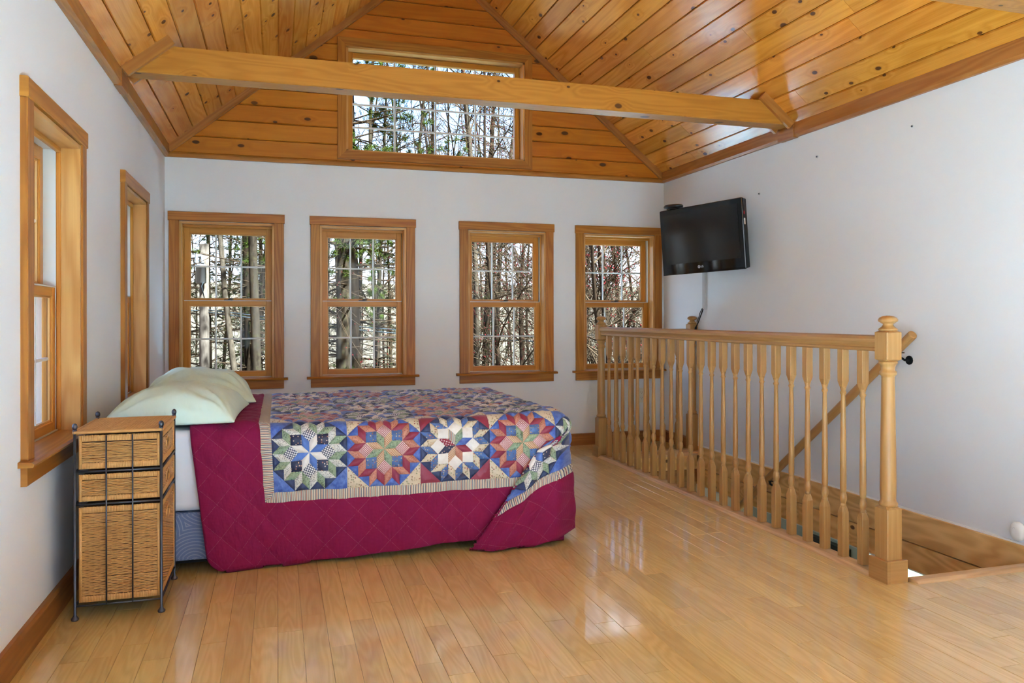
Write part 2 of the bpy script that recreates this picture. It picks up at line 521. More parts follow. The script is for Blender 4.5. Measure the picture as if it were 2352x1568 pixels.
while z < zc(XM) - 0.02:
    z0, z1 = max(z, H + 0.02), z + BOARD
    if z1 > CL[2] - 0.02 and z0 < CL[3] + 0.02:
        gable_board(XL, CL[0] - 0.01, z0, z1); gable_board(CL[1] + 0.01, XR, z0, z1)
    else:
        gable_board(XL, XR, z0, z1)
    z += BOARD
# strips of board left above and below the clerestory inside its column
zt_ = 2.104 + BOARD * (int((CL[3] + .02 - 2.104) / BOARD) + 1)
for z0, z1 in ((2.104, CL[2]), (CL[3] + .001, zt_)):
    gable_board(CL[0] - 0.01, CL[1] + 0.01, z0, z1)

# trims of the gable and eaves
def trim(name, mb, label, mat='eave'):
    return tag(mb.build(name, mat), label, 'trim', kind='structure')
mb = MB().prism([(YB - .020, H), (YB + .016, H), (YB + .016, 2.104), (YB - .012, 2.104), (YB - .020, 2.092)], 0, XL, XR)
trim('trim_1', mb, 'thin horizontal wooden trim strip between the white wall and the pine gable')
def along_slope(left, a, b, prof, ybase):
    """bar along the roof slope, prof=(y offset, distance below ceiling); a,b = x range"""
    mb = MB()
    nx, nz = (SL, -1) if left else (-SL, -1)
    L = math.hypot(nx, nz); nx, nz = nx / L, nz / L
    rings = []
    for x in (a, b):
        rings.append([(x + nx * d, ybase + y, zc(x) + nz * d) for y, d in prof])
    if left:
        rings = rings[::-1]
    mb.loft(rings, smooth=False)
    return mb
rake = [(0, -0.01), (0, 0.045), (-0.016, 0.045), (-0.024, 0.037), (-0.024, -0.01)]
trim('trim_2', along_slope(True, XL + .01, XM, rake, YB), 'sloping wooden trim strip up the gable edge nearest the headboard wall')
trim('trim_3', along_slope(False, XM, XR - .01, rake, YB), 'sloping wooden trim strip down the gable edge nearest the television')
eave = lambda s: [(0, H), (s * .018, H), (s * .030, H + .014), (s * .030, ZW + .02), (0, ZW + .05)]
BEAM_Y = [(2.145, 2.26), (3.97, 4.085)]
def eave_trim(name, x, s, label):
    mb = MB()
    ys = [YF, BEAM_Y[0][0] - .02, BEAM_Y[0][1] + .02, BEAM_Y[1][0] - .02, BEAM_Y[1][1] + .02, YB - .02]
    for a, b in zip(ys, ys[1:]):
        mb.prism([(x + p, q) for p, q in eave(s)], 1, a + .001, b - .001)
    return trim(name, mb, label)
eave_trim('trim_4', XL, 1, 'wooden trim along the eave above the two windows by the bed head')
eave_trim('trim_5', XR, -1, 'long wooden trim along the eave above the television wall')

# ceiling: two slopes of tongue-and-groove boards
cl_len = math.hypot(1, SL)
def slope_pt(left, s, d):
    sx = 1 if left else -1
    bx = XL if left else XR
    return (bx + sx * (s + SL * d) / cl_len, ZW + (SL * s - d) / cl_len)
slope_len = (XM - XL) * cl_len
roof = MB()
for left in (True, False):
    for a, b, c, d in wall_cells(YF - .3, YB + .3, -.45, slope_len, [ADDED_SKYLIGHT]):
        roof.prism([slope_pt(left, c, -.024), slope_pt(left, d, -.024), slope_pt(left, d, -.15), slope_pt(left, c, -.15)], 1, a, b)
zr = zc(XM)
roof.prism([(XM - .30, zr - .30 * SL + .10), (XM, zr + .06), (XM + .30, zr - .30 * SL + .10), (XM + .30, zr + .35), (XM - .30, zr + .35)], 1, YF - .3, YB + .3)
ceiling = tag(roof.build('ceiling', 'roof'), 'vaulted ceiling of glossy knotty pine boards running front to back', 'ceiling', kind='structure')
for left in (True, False):
    y0, y1, s0, s1 = ADDED_SKYLIGHT
    sk = empty('window_%d' % (12 + left), (slope_pt(left, s0, 0)[0], (y0 + y1) / 2, slope_pt(left, s0, 0)[1]), label='unseen roof window added for daylight behind the camera, above the ' + ('bed head wall' if left else 'television wall'), cat='window', kind='structure')
    OS = Matrix.Translation(-Vector(sk.location))
    for (a, b, c, d) in ((y0, y0 + .05, s0, s1), (y1 - .05, y1, s0, s1), (y0 + .05, y1 - .05, s0, s0 + .05), (y0 + .05, y1 - .05, s1 - .05, s1)):
        MB().prism([slope_pt(left, c, .012), slope_pt(left, d, .012), slope_pt(left, d, -.17), slope_pt(left, c, -.17)], 1, a, b).xform(OS).build('frame', 'white_plastic', sk)
    MB().prism([slope_pt(left, s0 + .05, -.11), slope_pt(left, s1 - .05, -.11), slope_pt(left, s1 - .05, -.117), slope_pt(left, s0 + .05, -.117)], 1, y0 + .05, y1 - .05).xform(OS).build('pane', 'glass', sk)
    q = slope_pt(left, (s0 + s1) / 2, -.2)
    portal('window_portal', (q[0], (y0 + y1) / 2, q[1]), (0, math.atan(SL) * (-1 if left else 1), 0), s1 - s0, y1 - y0)
def ceiling_board(left, s0, s1, y0, y1):
    ux, uz = (1 / cl_len, SL / cl_len) if left else (-1 / cl_len, SL / cl_len)
    nx, nz = (SL / cl_len, -1 / cl_len) if left else (-SL / cl_len, -1 / cl_len)
    bx = XL if left else XR
    ch = 0.005
    prof = [(s0, -.018), (s0 + .0007, -.0065), (s0 + ch, 0), (s1 - ch, 0), (s1 - .0007, -.0065), (s1, -.018)]
    prof = [(bx + ux * s + nx * d, ZW + uz * s + nz * d) for s, d in prof]
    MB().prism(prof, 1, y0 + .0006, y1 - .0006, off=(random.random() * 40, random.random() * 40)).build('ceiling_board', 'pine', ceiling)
ns = int(slope_len / BOARD) + 1
random.seed(5)
butts_right = {1: [3.75], 2: [4.9], 4: [3.05, 1.4], 5: [3.72], 6: [2.9], 7: [4.55], 8: [3.4], 9: [4.6], 10: [3.2], 12: [4.1]}
for left in (True, False):
    for i in range(ns):
        s0 = -0.115 + 0.13 * 0 + BOARD * i + (0.11 if True else 0)
        s0 = -0.005 + BOARD * i
        s1 = min(s0 + BOARD - 0.0008, slope_len)
        cuts = butts_right.get(i, [random.uniform(2.6, 5.2)]) if not left else ([random.uniform(3.2, 4.6)] if i % 3 == 1 else [])
        ys = sorted([YF, -0.6 + random.uniform(-.5, .5), 1.0 + random.uniform(-.4, .4)] + cuts + [YB])
        if s1 > ADDED_SKYLIGHT[2] + .01 and s0 < ADDED_SKYLIGHT[3] - .01:
            ys = [ADDED_SKYLIGHT[1]] + [y for y in ys if y > ADDED_SKYLIGHT[1] + .05]
        for a, b in zip(ys, ys[1:]):
            ceiling_board(left, s0, s1, a, b)

# collar beams with their slope trims
def collar_beam(y0, y1, label, strips=True):
    zb, zt = 2.141, 2.274
    root = empty('ceiling_beam', (XM, (y0 + y1) / 2, zb), label=label, cat='beam', kind='structure')
    O = Matrix.Translation(-Vector(root.location))
    def xs(z): return (XL + max((z - ZW) / SL, 0.022), XR - max((z - ZW) / SL, 0.022))
    a, b = xs(zb), xs(zt)
    mb = MB()
    c = 0.004
    rows = [(y0 + c, zb), (y1 - c, zb), (y1, zb + c), (y1, zt), (y0, zt), (y0, zb + c)]
    ou, ov = 2.2, 7.7
    L = [(xs(z)[0], y, z) for y, z in rows]; Rr = [(xs(z)[1], y, z) for y, z in rows]
    mb.v = L + Rr; n = len(rows)
    for i in range(n):
        j = (i + 1) % n
        idx = (i, j, n + j, n + i)
        mb.face(idx, [(mb.v[k][0] + ou + i, mb.v[k][2] + mb.v[k][1] + ov) for k in idx])
    mb.face(tuple(range(n - 1, -1, -1)), [(p[1], p[2]) for p in L[::-1]])
    mb.face(tuple(range(n, 2 * n)), [(p[1], p[2]) for p in Rr])
    mb.xform(O).build('beam_body', 'beam', root)
    for left in (True, False):
        for ya, yb in ((y0 - .022, y0), (y1, y1 + .022)):
            x0, x1 = (XL + .03, XL + .23) if left else (XR - .23, XR - .03)
            p = [(0, -0.01), (yb - ya, -0.01), (yb - ya, 0.05), (0, 0.05)]
            along_slope(left, x0, x1, p[::-1], ya).xform(O).build('slope_strip', 'eave', root)
        xx = XL + .035 if left else XR - .035
        MB().box(min(xx, xx - .0350 * (1 if left else -1)), max(xx, xx - .0350 * (1 if left else -1)), y0 - .0185, y1 + .0185, H - .004, ZW + .02, grain=1).xform(O).build('end_block', 'eave', root)
    return root
collar_beam(*BEAM_Y[1], 'square knotty pine collar beam crossing in front of the high window')
collar_beam(*BEAM_Y[0], 'second pine collar beam overhead, only its end showing above the right wall')

# ------------------------------------------------------------------ floor
WELL = (2.240, XR, 2.38, 5.115)          # stair opening
floor = MB()
for a, b, c, d in wall_cells(XL - WALL_T, XR + WALL_T, YF - WALL_T, YB + WALL_T, [WELL]):
    floor.box(a, b, c, d, -0.24, -0.012)
floor = tag(floor.build('floor', 'base'), 'glossy light oak strip floor with staggered boards', 'floor', kind='structure')
PW = 0.0757
PC, PS = math.cos(YAW), math.sin(YAW)
def px(x, y, z):
    d = x * PS + y * PC
    return (1176 + F_PX * (x * PC - y * PS) / d, HORIZON - F_PX * (z - 1) / d) if d > 0.2 else None
def shown(x0, x1, y0, y1):
    """visible size of a plank in the photograph, in pixels squared; 0 if under the bed or out of frame"""
    tot = 0
    for i in range(3):
        for j in range(5):
            x = x0 + (x1 - x0) * (i + .5) / 3; y = y0 + (y1 - y0) * (j + .5) / 5
            p = px(x, y, 0)
            if p and 0 < p[0] < 2352 and p[1] < 1568 and not (x < 1.27 and y > 3.27 and not (y > 5.2)):
                d = x * PS + y * PC
                tot += (x1 - x0) * (y1 - y0) / 15 * (F_PX / d) ** 2 / d
    return tot
planks = []
random.seed(3)
k0, k1 = math.floor(XL / PW), math.ceil(XR / PW)
for k in range(k0, k1):
    x0, x1 = max(k * PW, XL), min((k + 1) * PW, XR)
    if x1 - x0 < 0.004:
        continue
    spans = [(YF, YB)]
    if x1 > WELL[0] + 0.01:
        spans = [(YF, WELL[2] - 0.01), (WELL[3] + 0.03, YB)]
    for a, b in spans:
        y = a - random.uniform(0, .7)
        while y < b:
            L = random.choice([.30, .38, .45, .52, .6, .7, .85, 1.0]) * random.uniform(.9, 1.1)
            p, q = max(a, y), min(b, y + L)
            if q - p > 0.02:
                planks.append((shown(x0, x1, p, q), x0, x1, p, q))
            y += L
planks.sort(reverse=True)
def plank_prism(mb, x0, x1, p, q):
    c = 0.0013
    zt = random.uniform(-.0004, .0004)
    mb.prism([(x0 + .0002, -.012), (x1 - .0002, -.012), (x1 - .0002, zt - c), (x1 - c, zt), (x0 + c, zt), (x0 + .0002, zt - c)], 1, p + .0008, q - .0008, off=(random.random() * 60, random.random() * 60))
for w, x0, x1, p, q in planks[:300]:
    mb = MB(); plank_prism(mb, x0, x1, p, q)
    mb.build('floor_plank', 'floor', floor)
rest = MB()
for w, x0, x1, p, q in planks[300:]:
    plank_prism(rest, x0, x1, p, q)
tag(rest.build('floor_planks_beyond', 'floor', floor), kind='stuff')

# baseboards
def baseboard(name, mb, label):
    return tag(mb.build(name, 'base'), label, 'baseboard', kind='structure')
bp = lambda s: [(0, 0), (s * .018, 0), (s * .018, .078), (s * .011, .088), (0, .09)]
baseboard('baseboard_left', MB().prism([(XL + p, q) for p, q in bp(1)], 1, YF, YB), 'dark wooden baseboard along the wall at the bed head')
baseboard('baseboard_back', MB().prism([(YB - p, q) for p, q in bp(1)], 0, XL + .018, XR - .018), 'dark wooden baseboard along the wall behind the bed')
baseboard('baseboard_right', MB().prism([(XR - p, q + .0) for p, q in bp(1)], 1, YF, WELL[2] - 0.06), 'wooden baseboard on the television wall near the stair top, out of view')
baseboard('baseboard_landing', MB().prism([(XR - p, q) for p, q in bp(1)], 1, 5.16, YB - .018), 'short wooden baseboard behind the far railing below the television')

# ------------------------------------------------------------------ stairwell
well = MB()
well.box(XR + .002, XR + WALL_T, WELL[2] - .3, YB, -.238, .045, grain=1)
wall_well = tag(well.build('wall_stairwell', 'well'), 'knotty pine boards lining the stairwell below the white wall', 'wall', kind='structure')
random.seed(8)
for z0, z1 in ((-.107, .043), (-.238, -.112)):
    for a, b in ((WELL[2] - .06, 3.93), (3.932, 5.06)):
        MB().prism([(XR + .004, z0), (XR - .014, z0), (XR - .018, z0 + .002), (XR - .018, z1 - .002), (XR - .014, z1), (XR + .004, z1)], 1, a, b, off=(random.random() * 20, random.random() * 20)).build('stairwell_board', 'well', wall_well)
# caulk line on top of the boards
tag(MB().box(XR - .006, XR + .01, WELL[2] - .3, 5.06, .041, .051, grain=1).build('trim_6', 'paint_edge'), 'thin white caulk edge above the stairwell boards', 'trim', kind='structure')
# rim of the opening under the railing, and the landing face at its far end
tag(MB().box(WELL[0] - .02, WELL[0], WELL[2] - .02, WELL[3], -.245, -.001, grain=1).build('trim_7', 'well'), 'pine rim board of the stair opening under the railing', 'trim', kind='structure')
hd = empty('landing_header', (2.62, WELL[3], 0), label='stained boards below the far landing edge at the end of the stairwell', cat='trim', kind='structure')
for i, (z0, z1) in enumerate(((-.125, -.022), (-.30, -.128))):
    MB().box(WELL[0] - 2.62, XR - .02 - 2.62, -.018 + .004 * i, .03, z0, z1, grain=0, ch=.002).build('header_board', 'base' if i else 'well', hd)
MB().prism([(-.045, -.020), (.03, -.020), (.03, .006), (-.038, .006), (-.045, -.003)], 0, WELL[0] - 2.62, XR - 2.62).build('landing_nosing', 'oak_pale', hd)
MB().prism([(2.335, 0), (2.37, -.03), (2.395, -.03), (2.395, .004), (2.389, .010), (2.355, .010), (2.340, .005)], 0, 2.285, XR - .02).build('stair_nosing', 'oak_pale')
tag(bpy.data.objects['stair_nosing'], 'rounded oak nosing along the top edge of the stairs', 'nosing', kind='structure')

# stairs and the lower storey glimpsed through the opening
st = empty('staircase', (2.62, 2.42, -2.9), label='wooden stairs going down behind the turned railing', cat='stairs')
for i in range(13):
    zt = -.205 * (i + 1)
    y0 = .0 + .245 * i
    if -2.9 + 2.9 + zt < -2.8: break
    MB().box(-.35, .33, y0 + .005, y0 + .275, 2.9 + zt - .03, 2.9 + zt, grain=0, ch=.004).build('tread', 'oak', st)
    MB().box(-.35, .33, y0 + .005, y0 + .02, 2.9 + zt, 2.9 + zt + .175, grain=0).build('riser', 'base', st)
low = MB()
LX = 3.75
LW = [(3.2, 4.28, -1.75, -.42)]
for a, b, c, d in wall_cells(.5, 8.2, -2.9, -.245, LW):
    low.box(LX, LX + .12, a, b, c, d, grain=1)
tag(low.build('wall_lower', 'lower_wall'), 'blue-grey wall of the floor below, seen between the balusters', 'wall', kind='structure')
tag(MB().box(LX - 4, LX + .12, 8.2, 8.32, -2.9, -.245).build('wall_lower_end', 'lower_wall'), 'blue-grey end wall of the floor below under the landing', 'wall', kind='structure')
tag(MB().box(-.9, LX + .12, .5, 8.3, -3.0, -2.9).build('floor_lower', 'base'), 'floor of the storey below', 'floor', kind='structure')
tag(MB().box(XR + .0, LX + .2, .5, 8.3, -.250, -.235).build('ceiling_lower', 'paint'), 'ceiling of the storey below beyond the stairwell', 'ceiling', kind='structure')
lw = empty('window_8', (LX, 3.74, -1.08), label='white-framed window of the floor below glowing beside the newel foot', cat='window', kind='structure')
for a in ((-.015, .05, -.54, -.49, -.67, .67), (-.015, .05, .49, .54, -.67, .67), (-.015, .05, -.54, .54, .61, .67), (-.015, .05, -.54, .54, -.67, -.61)):
    MB().box(*a, grain=2).build('window_frame', 'white_plastic', lw)
MB().box(.04, .046, -.49, .49, -.61, .61).build('pane', 'glass', lw)
# ------------------------------------------------------------------ double-hung windows
def window_parts(root):
    """local frame: x across, y into the wall (0 = wall face), z up; origin at floor level"""
    h = WIN_HALF
    T = lambda name, mb, mat, par=None: mb.build(name, mat, par or root)
    T('head_casing', MB().box(-.374, .374, -.024, .004, 1.646, 1.706, grain=0, ch=.0025), 'trim')
    for s in (-1, 1):
        a, b = sorted((s * .3685, s * h))
        T('side_casing', MB().box(a, b, -.020, .004, .575, 1.646, grain=2, ch=.0025), 'trim')
    T('stool', MB().prism([(-.040, .562), (.058, .562), (.058, .582), (-.036, .577), (-.043, .570)], 0, -.395, .395), 'trim')
    T('apron', MB().box(-.3685, .3685, -.018, .004, .503, .562, grain=0, ch=.002), 'trim')
    for s in (-1, 1):
        a, b = sorted((s * h, s * (h - .014)))
        T('side_jamb', MB().box(a, b, -.014, .062, .58, 1.642, grain=2), 'jamb')
        c, d = sorted((s * (h - .0005), s * (h - .020)))
        T('jamb_stop', MB().box(c, d, .050, .066, .58, 1.630, grain=2, ch=.003), 'sash')
        e, f = sorted((s * h, s * (h - .016)))
        T('jamb_liner', MB().box(e, f, .066, .170, .58, 1.642, grain=2), 'vinyl')
    T('head_jamb', MB().box(-h, h, -.014, .062, 1.628, 1.642, grain=0), 'jamb')
    T('head_stop', MB().box(-h + .014, h - .014, .050, .066, 1.610, 1.630, grain=0, ch=.003), 'sash')
    T('head_liner', MB().box(-h, h, .066, .170, 1.622, 1.642, grain=0), 'vinyl')
    T('outer_sill', MB().prism([(.06, .562), (.21, .53), (.21, .56), (.06, .586)], 0, -h, h), 'vinyl')
    def sash(name, y0, y1, z0, z1, gz0, gz1, gh, oh, lower):
        f = MB()
        f.box(-oh, -gh, y0, y1, z0, z1, grain=2, ch=.003); f.box(gh, oh, y0, y1, z0, z1, grain=2, ch=.003)
        f.box(-gh, gh, y0, y1, gz1, z1, grain=0, ch=.002); f.box(-gh, gh, y0, y1, z0, gz0, grain=0, ch=.003)
        s = T(name, f, 'sash')
        ym = (y0 + y1) / 2
        bead = MB()
        bd = .006
        bead.box(-gh, -gh + bd, y0 + .008, y0 + .014, gz0, gz1, grain=2); bead.box(gh - bd, gh, y0 + .008, y0 + .014, gz0, gz1, grain=2)
        bead.box(-gh, gh, y0 + .008, y0 + .014, gz1 - bd, gz1); bead.box(-gh, gh, y0 + .008, y0 + .014, gz0, gz0 + bd)
        T('glazing_bead', bead, 'jamb', s)
        xs = [-gh, -gh / 3, gh / 3, gh]
        zs = [gz0, (gz0 + gz1) / 2, gz1]
        for i in range(3):
            for j in range(2):
                T('pane', MB().box(xs[i], xs[i + 1], ym - .003, ym + .003, zs[j], zs[j + 1]), 'glass', s)
        for i in (1, 2):
            T('muntin', MB().box(xs[i] - .0055, xs[i] + .0055, ym - .0075, ym + .0075, gz0, gz1, grain=2, ch=.002), 'muntin', s)
        T('muntin', MB().box(-gh, gh, ym - .007, ym + .007, zs[1] - .0055, zs[1] + .0055, grain=0, ch=.002), 'muntin', s)
        if lower:
            T('meeting_strip', MB().box(-oh, oh, y0 - .002, y1 + .002, z1, z1 + .005), 'vinyl', s)
            lk = MB().box(-.028, .028, y0 + .006, y0 + .026, z1 + .005, z1 + .011)
            lk.tube([(.0, y0 + .016, z1 + .012), (.018, y0 + .010, z1 + .017), (.034, y0 + .004, z1 + .014)], [.006, .005, .003], 6)
            T('sash_lock', lk, 'bronze', s)
        return s
    sash('lower_sash', .068, .104, .580, 1.109, .619, 1.076, .248, .2885, True)
    sash('upper_sash', .108, .144, 1.085, 1.622, 1.124, 1.573, .249, .2885, False)

random.seed(21)
win_proto = empty('window_1', (BACK_WIN[0], YB, 0), cat='window', kind='structure', label='double-hung window behind the pillows with the utility pole outside', group='double-hung windows behind the bed')
window_parts(win_proto)
def window_copy(name, loc, rz, label, group):
    o = copy_tree(win_proto)
    o.name = name
    o.location = loc
    o.rotation_euler = (0, 0, rz)
    o['label'] = label
    o['group'] = group
    return o
gb = 'double-hung windows behind the bed'
gl = 'windows beside the bed head'
window_copy('window_2', (BACK_WIN[1], YB, 0), 0, 'double-hung window over the middle of the bed with a thick trunk outside', gb)
window_copy('window_3', (BACK_WIN[2], YB, 0), 0, 'double-hung window past the foot of the bed with red-budded twigs outside', gb)
window_copy('window_4', (BACK_WIN[3], YB, 0), 0, 'double-hung window half covered by the railing and the television corner', gb)
window_copy('window_5', (XL, LEFT_WIN[0], 0), R(90), 'open-recessed side window beside the wicker hamper, seen at a sharp angle', gl)
window_copy('window_6', (XL, LEFT_WIN[1], 0), R(90), 'narrow-looking side window between the hamper window and the room corner', gl)
for i, y in enumerate(LEFT_WIN_UNSEEN):
    window_copy('window_%d' % (9 + i), (XL, y, 0), R(90), 'unseen side window added for daylight further along the bed head wall', 'unseen windows added for daylight')
gd = empty('added_door_1', (XM, YF, 0), R(180), label='unseen glazed doors added behind the camera to let in daylight', cat='door', kind='structure')
gw = (ADDED_GLASS_DOOR[1] - ADDED_GLASS_DOOR[0]) / 2
for i in range(4):
    a, b = -gw + i * gw / 2, -gw + (i + 1) * gw / 2
    lf = MB().box(a, a + .06, .06, .10, .03, 2.02, grain=2).box(b - .06, b, .06, .10, .03, 2.02, grain=2).box(a + .06, b - .06, .06, .10, 1.95, 2.02).box(a + .06, b - .06, .06, .10, .03, .13).build('door_leaf', 'sash', gd)
    MB().box(a + .06, b - .06, .077, .083, .13, 1.95).build('pane', 'glass', lf)

# clerestory window in the gable
def clerestory(name, loc, rz, label):
    x0, x1, z0, z1 = CL
    xc = (x0 + x1) / 2
    root = empty(name, loc, rz, label=label, cat='window', kind='structure')
    hw = (x1 - x0) / 2
    cw = .060
    def B(n, mat, *a, par=None, **k):
        return MB().box(*a, **k).build(n, mat, par or root)
    # mitred casing
    for s in (-1, 1):
        p = [(s * (hw + cw), z0 - cw), (s * hw, z0), (s * hw, z1), (s * (hw + cw), z1 + cw)]
        MB().prism(p, 1, -.020, .004, grain=2).build('casing', 'trim', root)
    MB().prism([(-hw - cw, z0 - cw), (hw + cw, z0 - cw), (hw, z0), (-hw, z0)], 1, -.020, .004, grain=0).build('casing', 'trim', root)
    MB().prism([(-hw - cw, z1 + cw), (hw + cw, z1 + cw), (hw, z1), (-hw, z1)], 1, -.020, .004, grain=0).build('casing', 'trim', root)
    for s in (-1, 1):
        a, b = sorted((s * hw, s * (hw - .014)))
        B('jamb', 'jamb', a, b, -.012, .17, z0, z1, grain=2)
    B('jamb', 'jamb', -hw, hw, -.012, .17, z1 - .014, z1)
    B('jamb', 'jamb', -hw, hw, -.012, .17, z0, z0 + .010)
    oh, gh = hw - .014, hw - .052
    sz0, sz1, gz0, gz1 = z0 + .006, z1 - .014, z0 + .028, z1 - .052
    f = MB()
    f.box(-oh, -gh, .075, .12, sz0, sz1, grain=2, ch=.004); f.box(gh, oh, .075, .12, sz0, sz1, grain=2, ch=.004)
    f.box(-gh, gh, .075, .12, gz1, sz1, ch=.003); f.box(-gh, gh, .075, .12, sz0, gz0, ch=.003)
    s = f.build('sash', 'sash', root)
    xs = np.linspace(-gh, gh, 5); zs = np.linspace(gz0, gz1, 5)
    for i in range(4):
        for j in range(4):
            B('pane', 'glass', xs[i], xs[i + 1], .095, .101, zs[j], zs[j + 1], par=s)
    for i in (1, 2, 3):
        B('muntin', 'muntin', xs[i] - .0065, xs[i] + .0065, .090, .106, gz0, gz1, grain=2, ch=.002, par=s)
        B('muntin', 'muntin', -gh, gh, .0905, .1055, zs[i] - .0065, zs[i] + .0065, ch=.002, par=s)
    return root
clerestory('window_7', ((CL[0] + CL[1]) / 2, YB, 0), 0, 'wide sixteen-pane clerestory window high in the pine gable behind the beam')
clerestory('window_15', ((CL[0] + CL[1]) / 2, YF, 0), R(180), 'unseen clerestory window added for daylight in the opposite gable')

# ------------------------------------------------------------------ railing around the stairwell
random.seed(31)
RX = 2.22
def chamfer_sq(a, c=0.12):
    k = a * c
    return [(-a + k, -a), (a - k, -a), (a, -a + k), (a, a - k), (a - k, a), (-a + k, a), (-a, a - k), (-a, -a + k)]
def sq_block(mb, a, z0, z1, taper_lo=0.0, taper_hi=0.0):
    """square block whose corners are turned down towards a round at either end"""
    rings = []
    if taper_lo:
        rings.append([(x * .72, y * .72, z0 - taper_lo) for x, y in chamfer_sq(a, .55)])
    rings.append([(x, y, z0) for x, y in chamfer_sq(a)])
    rings.append([(x, y, z1) for x, y in chamfer_sq(a)])
    if taper_hi:
        rings.append([(x * .72, y * .72, z1 + taper_hi) for x, y in chamfer_sq(a, .55)])
    mb.loft(rings, smooth=False)
def make_baluster(name, par):
    a = .0162
    mb = MB()
    sq_block(mb, a, .018, .196, taper_hi=.026)
    mb.lathe([(.0105, .220), (.0118, .224), (.0118, .230), (.0095, .233), (.0105, .236), (.0140, .246), (.0150, .256), (.0135, .268), (.0105, .277), (.0095, .281), (.0120, .284), (.0120, .289),
              (.0128, .294), (.0125, .42), (.0108, .56), (.0090, .676), (.0105, .680), (.0128, .684), (.0128, .689), (.0095, .693), (.0105, .699), (.0120, .704), (.0135, .712)], seg=12)
    sq_block(mb, a, .734, .868, taper_lo=.026)
    return mb.build(name, 'oak', par)
def newel_mesh(half=False):
    a = .0345
    mb = MB()
    sq_block(mb, a, 0.0, .272, taper_hi=.012)
    mb.lathe([(.030, .279), (.034, .284), (.034, .293), (.0285, .299), (.0275, .306), (.0290, .34), (.0275, .50), (.0250, .66), (.0235, .766), (.0240, .772), (.0300, .777), (.0310, .783), (.0300, .789), (.0240, .794), (.0255, .808), (.0300, .816), (.0340, .820), (.0340, .826), (.028, .830)], seg=18)
    sq_block(mb, a, .836, .938, taper_lo=.009, taper_hi=.007)
    mb.lathe([(.026, .942), (.034, .946), (.034, .951), (.029, .954), (.020, .962), (.018, .969), (.026, .974), (.034, .979), (.0355, .985), (.031, .993), (.020, .999), (.006, 1.0015)], seg=18)
    return mb
rail = empty('stair_railing', (RX, 2.41, 0), label='turned oak balustrade guarding the stair opening', cat='railing')
np_ = newel_mesh().build('newel_post', 'oak', rail, (0, 0.005, 0))
blk = MB()
for (x0, x1, y0, y1) in ((-.050, -.0355, -.050, .046), (-.0355, .044, -.050, -.0355)):
    MB().box(x0, x1, y0, y1, 0.0, .084, grain=1 if x1 < 0 else 0, ch=.001).build('base_trim', 'oak', np_)
far_y = 5.15 - 2.41
nf = newel_mesh().build('newel_post', 'oak', rail, (0, far_y, 0))
MB().box(-.050, -.0355, -.062, .046, 0, .074, grain=1, ch=.001).build('base_trim', 'oak', nf)
newel_mesh().build('newel_post', 'oak', rail, (2.952 - RX, far_y, 0))
def handrail_profile(w=.030):
    return [(-w * .55, .864), (w * .55, .864), (w * .72, .868), (w * .72, .876), (w * .62, .880), (w * .70, .888), (w, .900), (w, .912), (w * .80, .922), (w * .3, .926), (-w * .3, .926), (-w * .80, .922), (-w, .912), (-w, .900), (-w * .70, .888), (-w * .62, .880), (-w * .72, .876), (-w * .72, .868)]
def rail_bar(name, prof, axis, a0, a1, mat='oak'):
    mb = MB()
    rings = []
    for a in (a0, a1):
        rings.append([((p, a, q) if axis == 1 else (a, p, q)) for p, q in prof])
    if axis == 1:
        rings = rings[::-1]
    mb.loft(rings, smooth=False)
    return mb
rail_bar('h', handrail_profile(), 1, .035, far_y - .03).build('handrail', 'oak', rail)
rail_bar('h', [(p + far_y, q - .018) for p, q in handrail_profile()], 0, .03, 2.925 - RX).build('handrail', 'oak', rail)
shoe = [(-.050, 0), (.026, 0), (.026, .010), (.022, .015), (-.030, .015), (-.034, .0115), (-.038, .0135), (-.042, .010), (-.046, .0095), (-.050, .005)]
rail_bar('s', shoe, 1, .048, far_y - .05).build('shoe_rail', 'oak_pale', rail)
rail_bar('s', [(p + far_y, q) for p, q in shoe], 0, .05, 2.93 - RX).build('shoe_rail', 'oak_pale', rail)
b0 = make_baluster('baluster', rail)
b0.location = (0, 2.548 - 2.41, 0)
for i in range(1, 23):
    b = b0.copy(); col.objects.link(b)
    b.location = (0, 2.548 - 2.41 + i * (5.012 - 2.548) / 22, 0)
for i in range(1, 6):
    b = b0.copy(); col.objects.link(b)
    b.location = (i * .122, far_y, -.018 if False else 0)

# wall handrail going down the stairs
hx = XR - .062
hr = empty('wall_handrail', (XR, 3.03, .88), label='round oak handrail sloping down the stairwell wall on black brackets', cat='handrail')
def hp(y): return (hx - XR, y - 3.03, .900 - .80 * (y - 3.03) - .88)
MB().tube([hp(3.015), hp(3.02), hp(4.9), hp(4.91)], [.020, .0225, .0225, .020], 16).build('rail', 'oak', hr)
for y in (3.10, 4.15):
    p = Vector(hp(y))
    MB().tube([p + Vector((0, 0, -.022)), p + Vector((.004, 0, -.045)), p + Vector((.03, 0, -.06)), (-.002, p.y, p.z - .062)], .006, 8).tube([(-.006, p.y, p.z - .062), (0, p.y, p.z - .062)], .022, 12).box(p.x - .012, p.x + .012, p.y - .02, p.y + .02, p.z - .026, p.z - .0215).build('bracket', 'black_matte', hr)
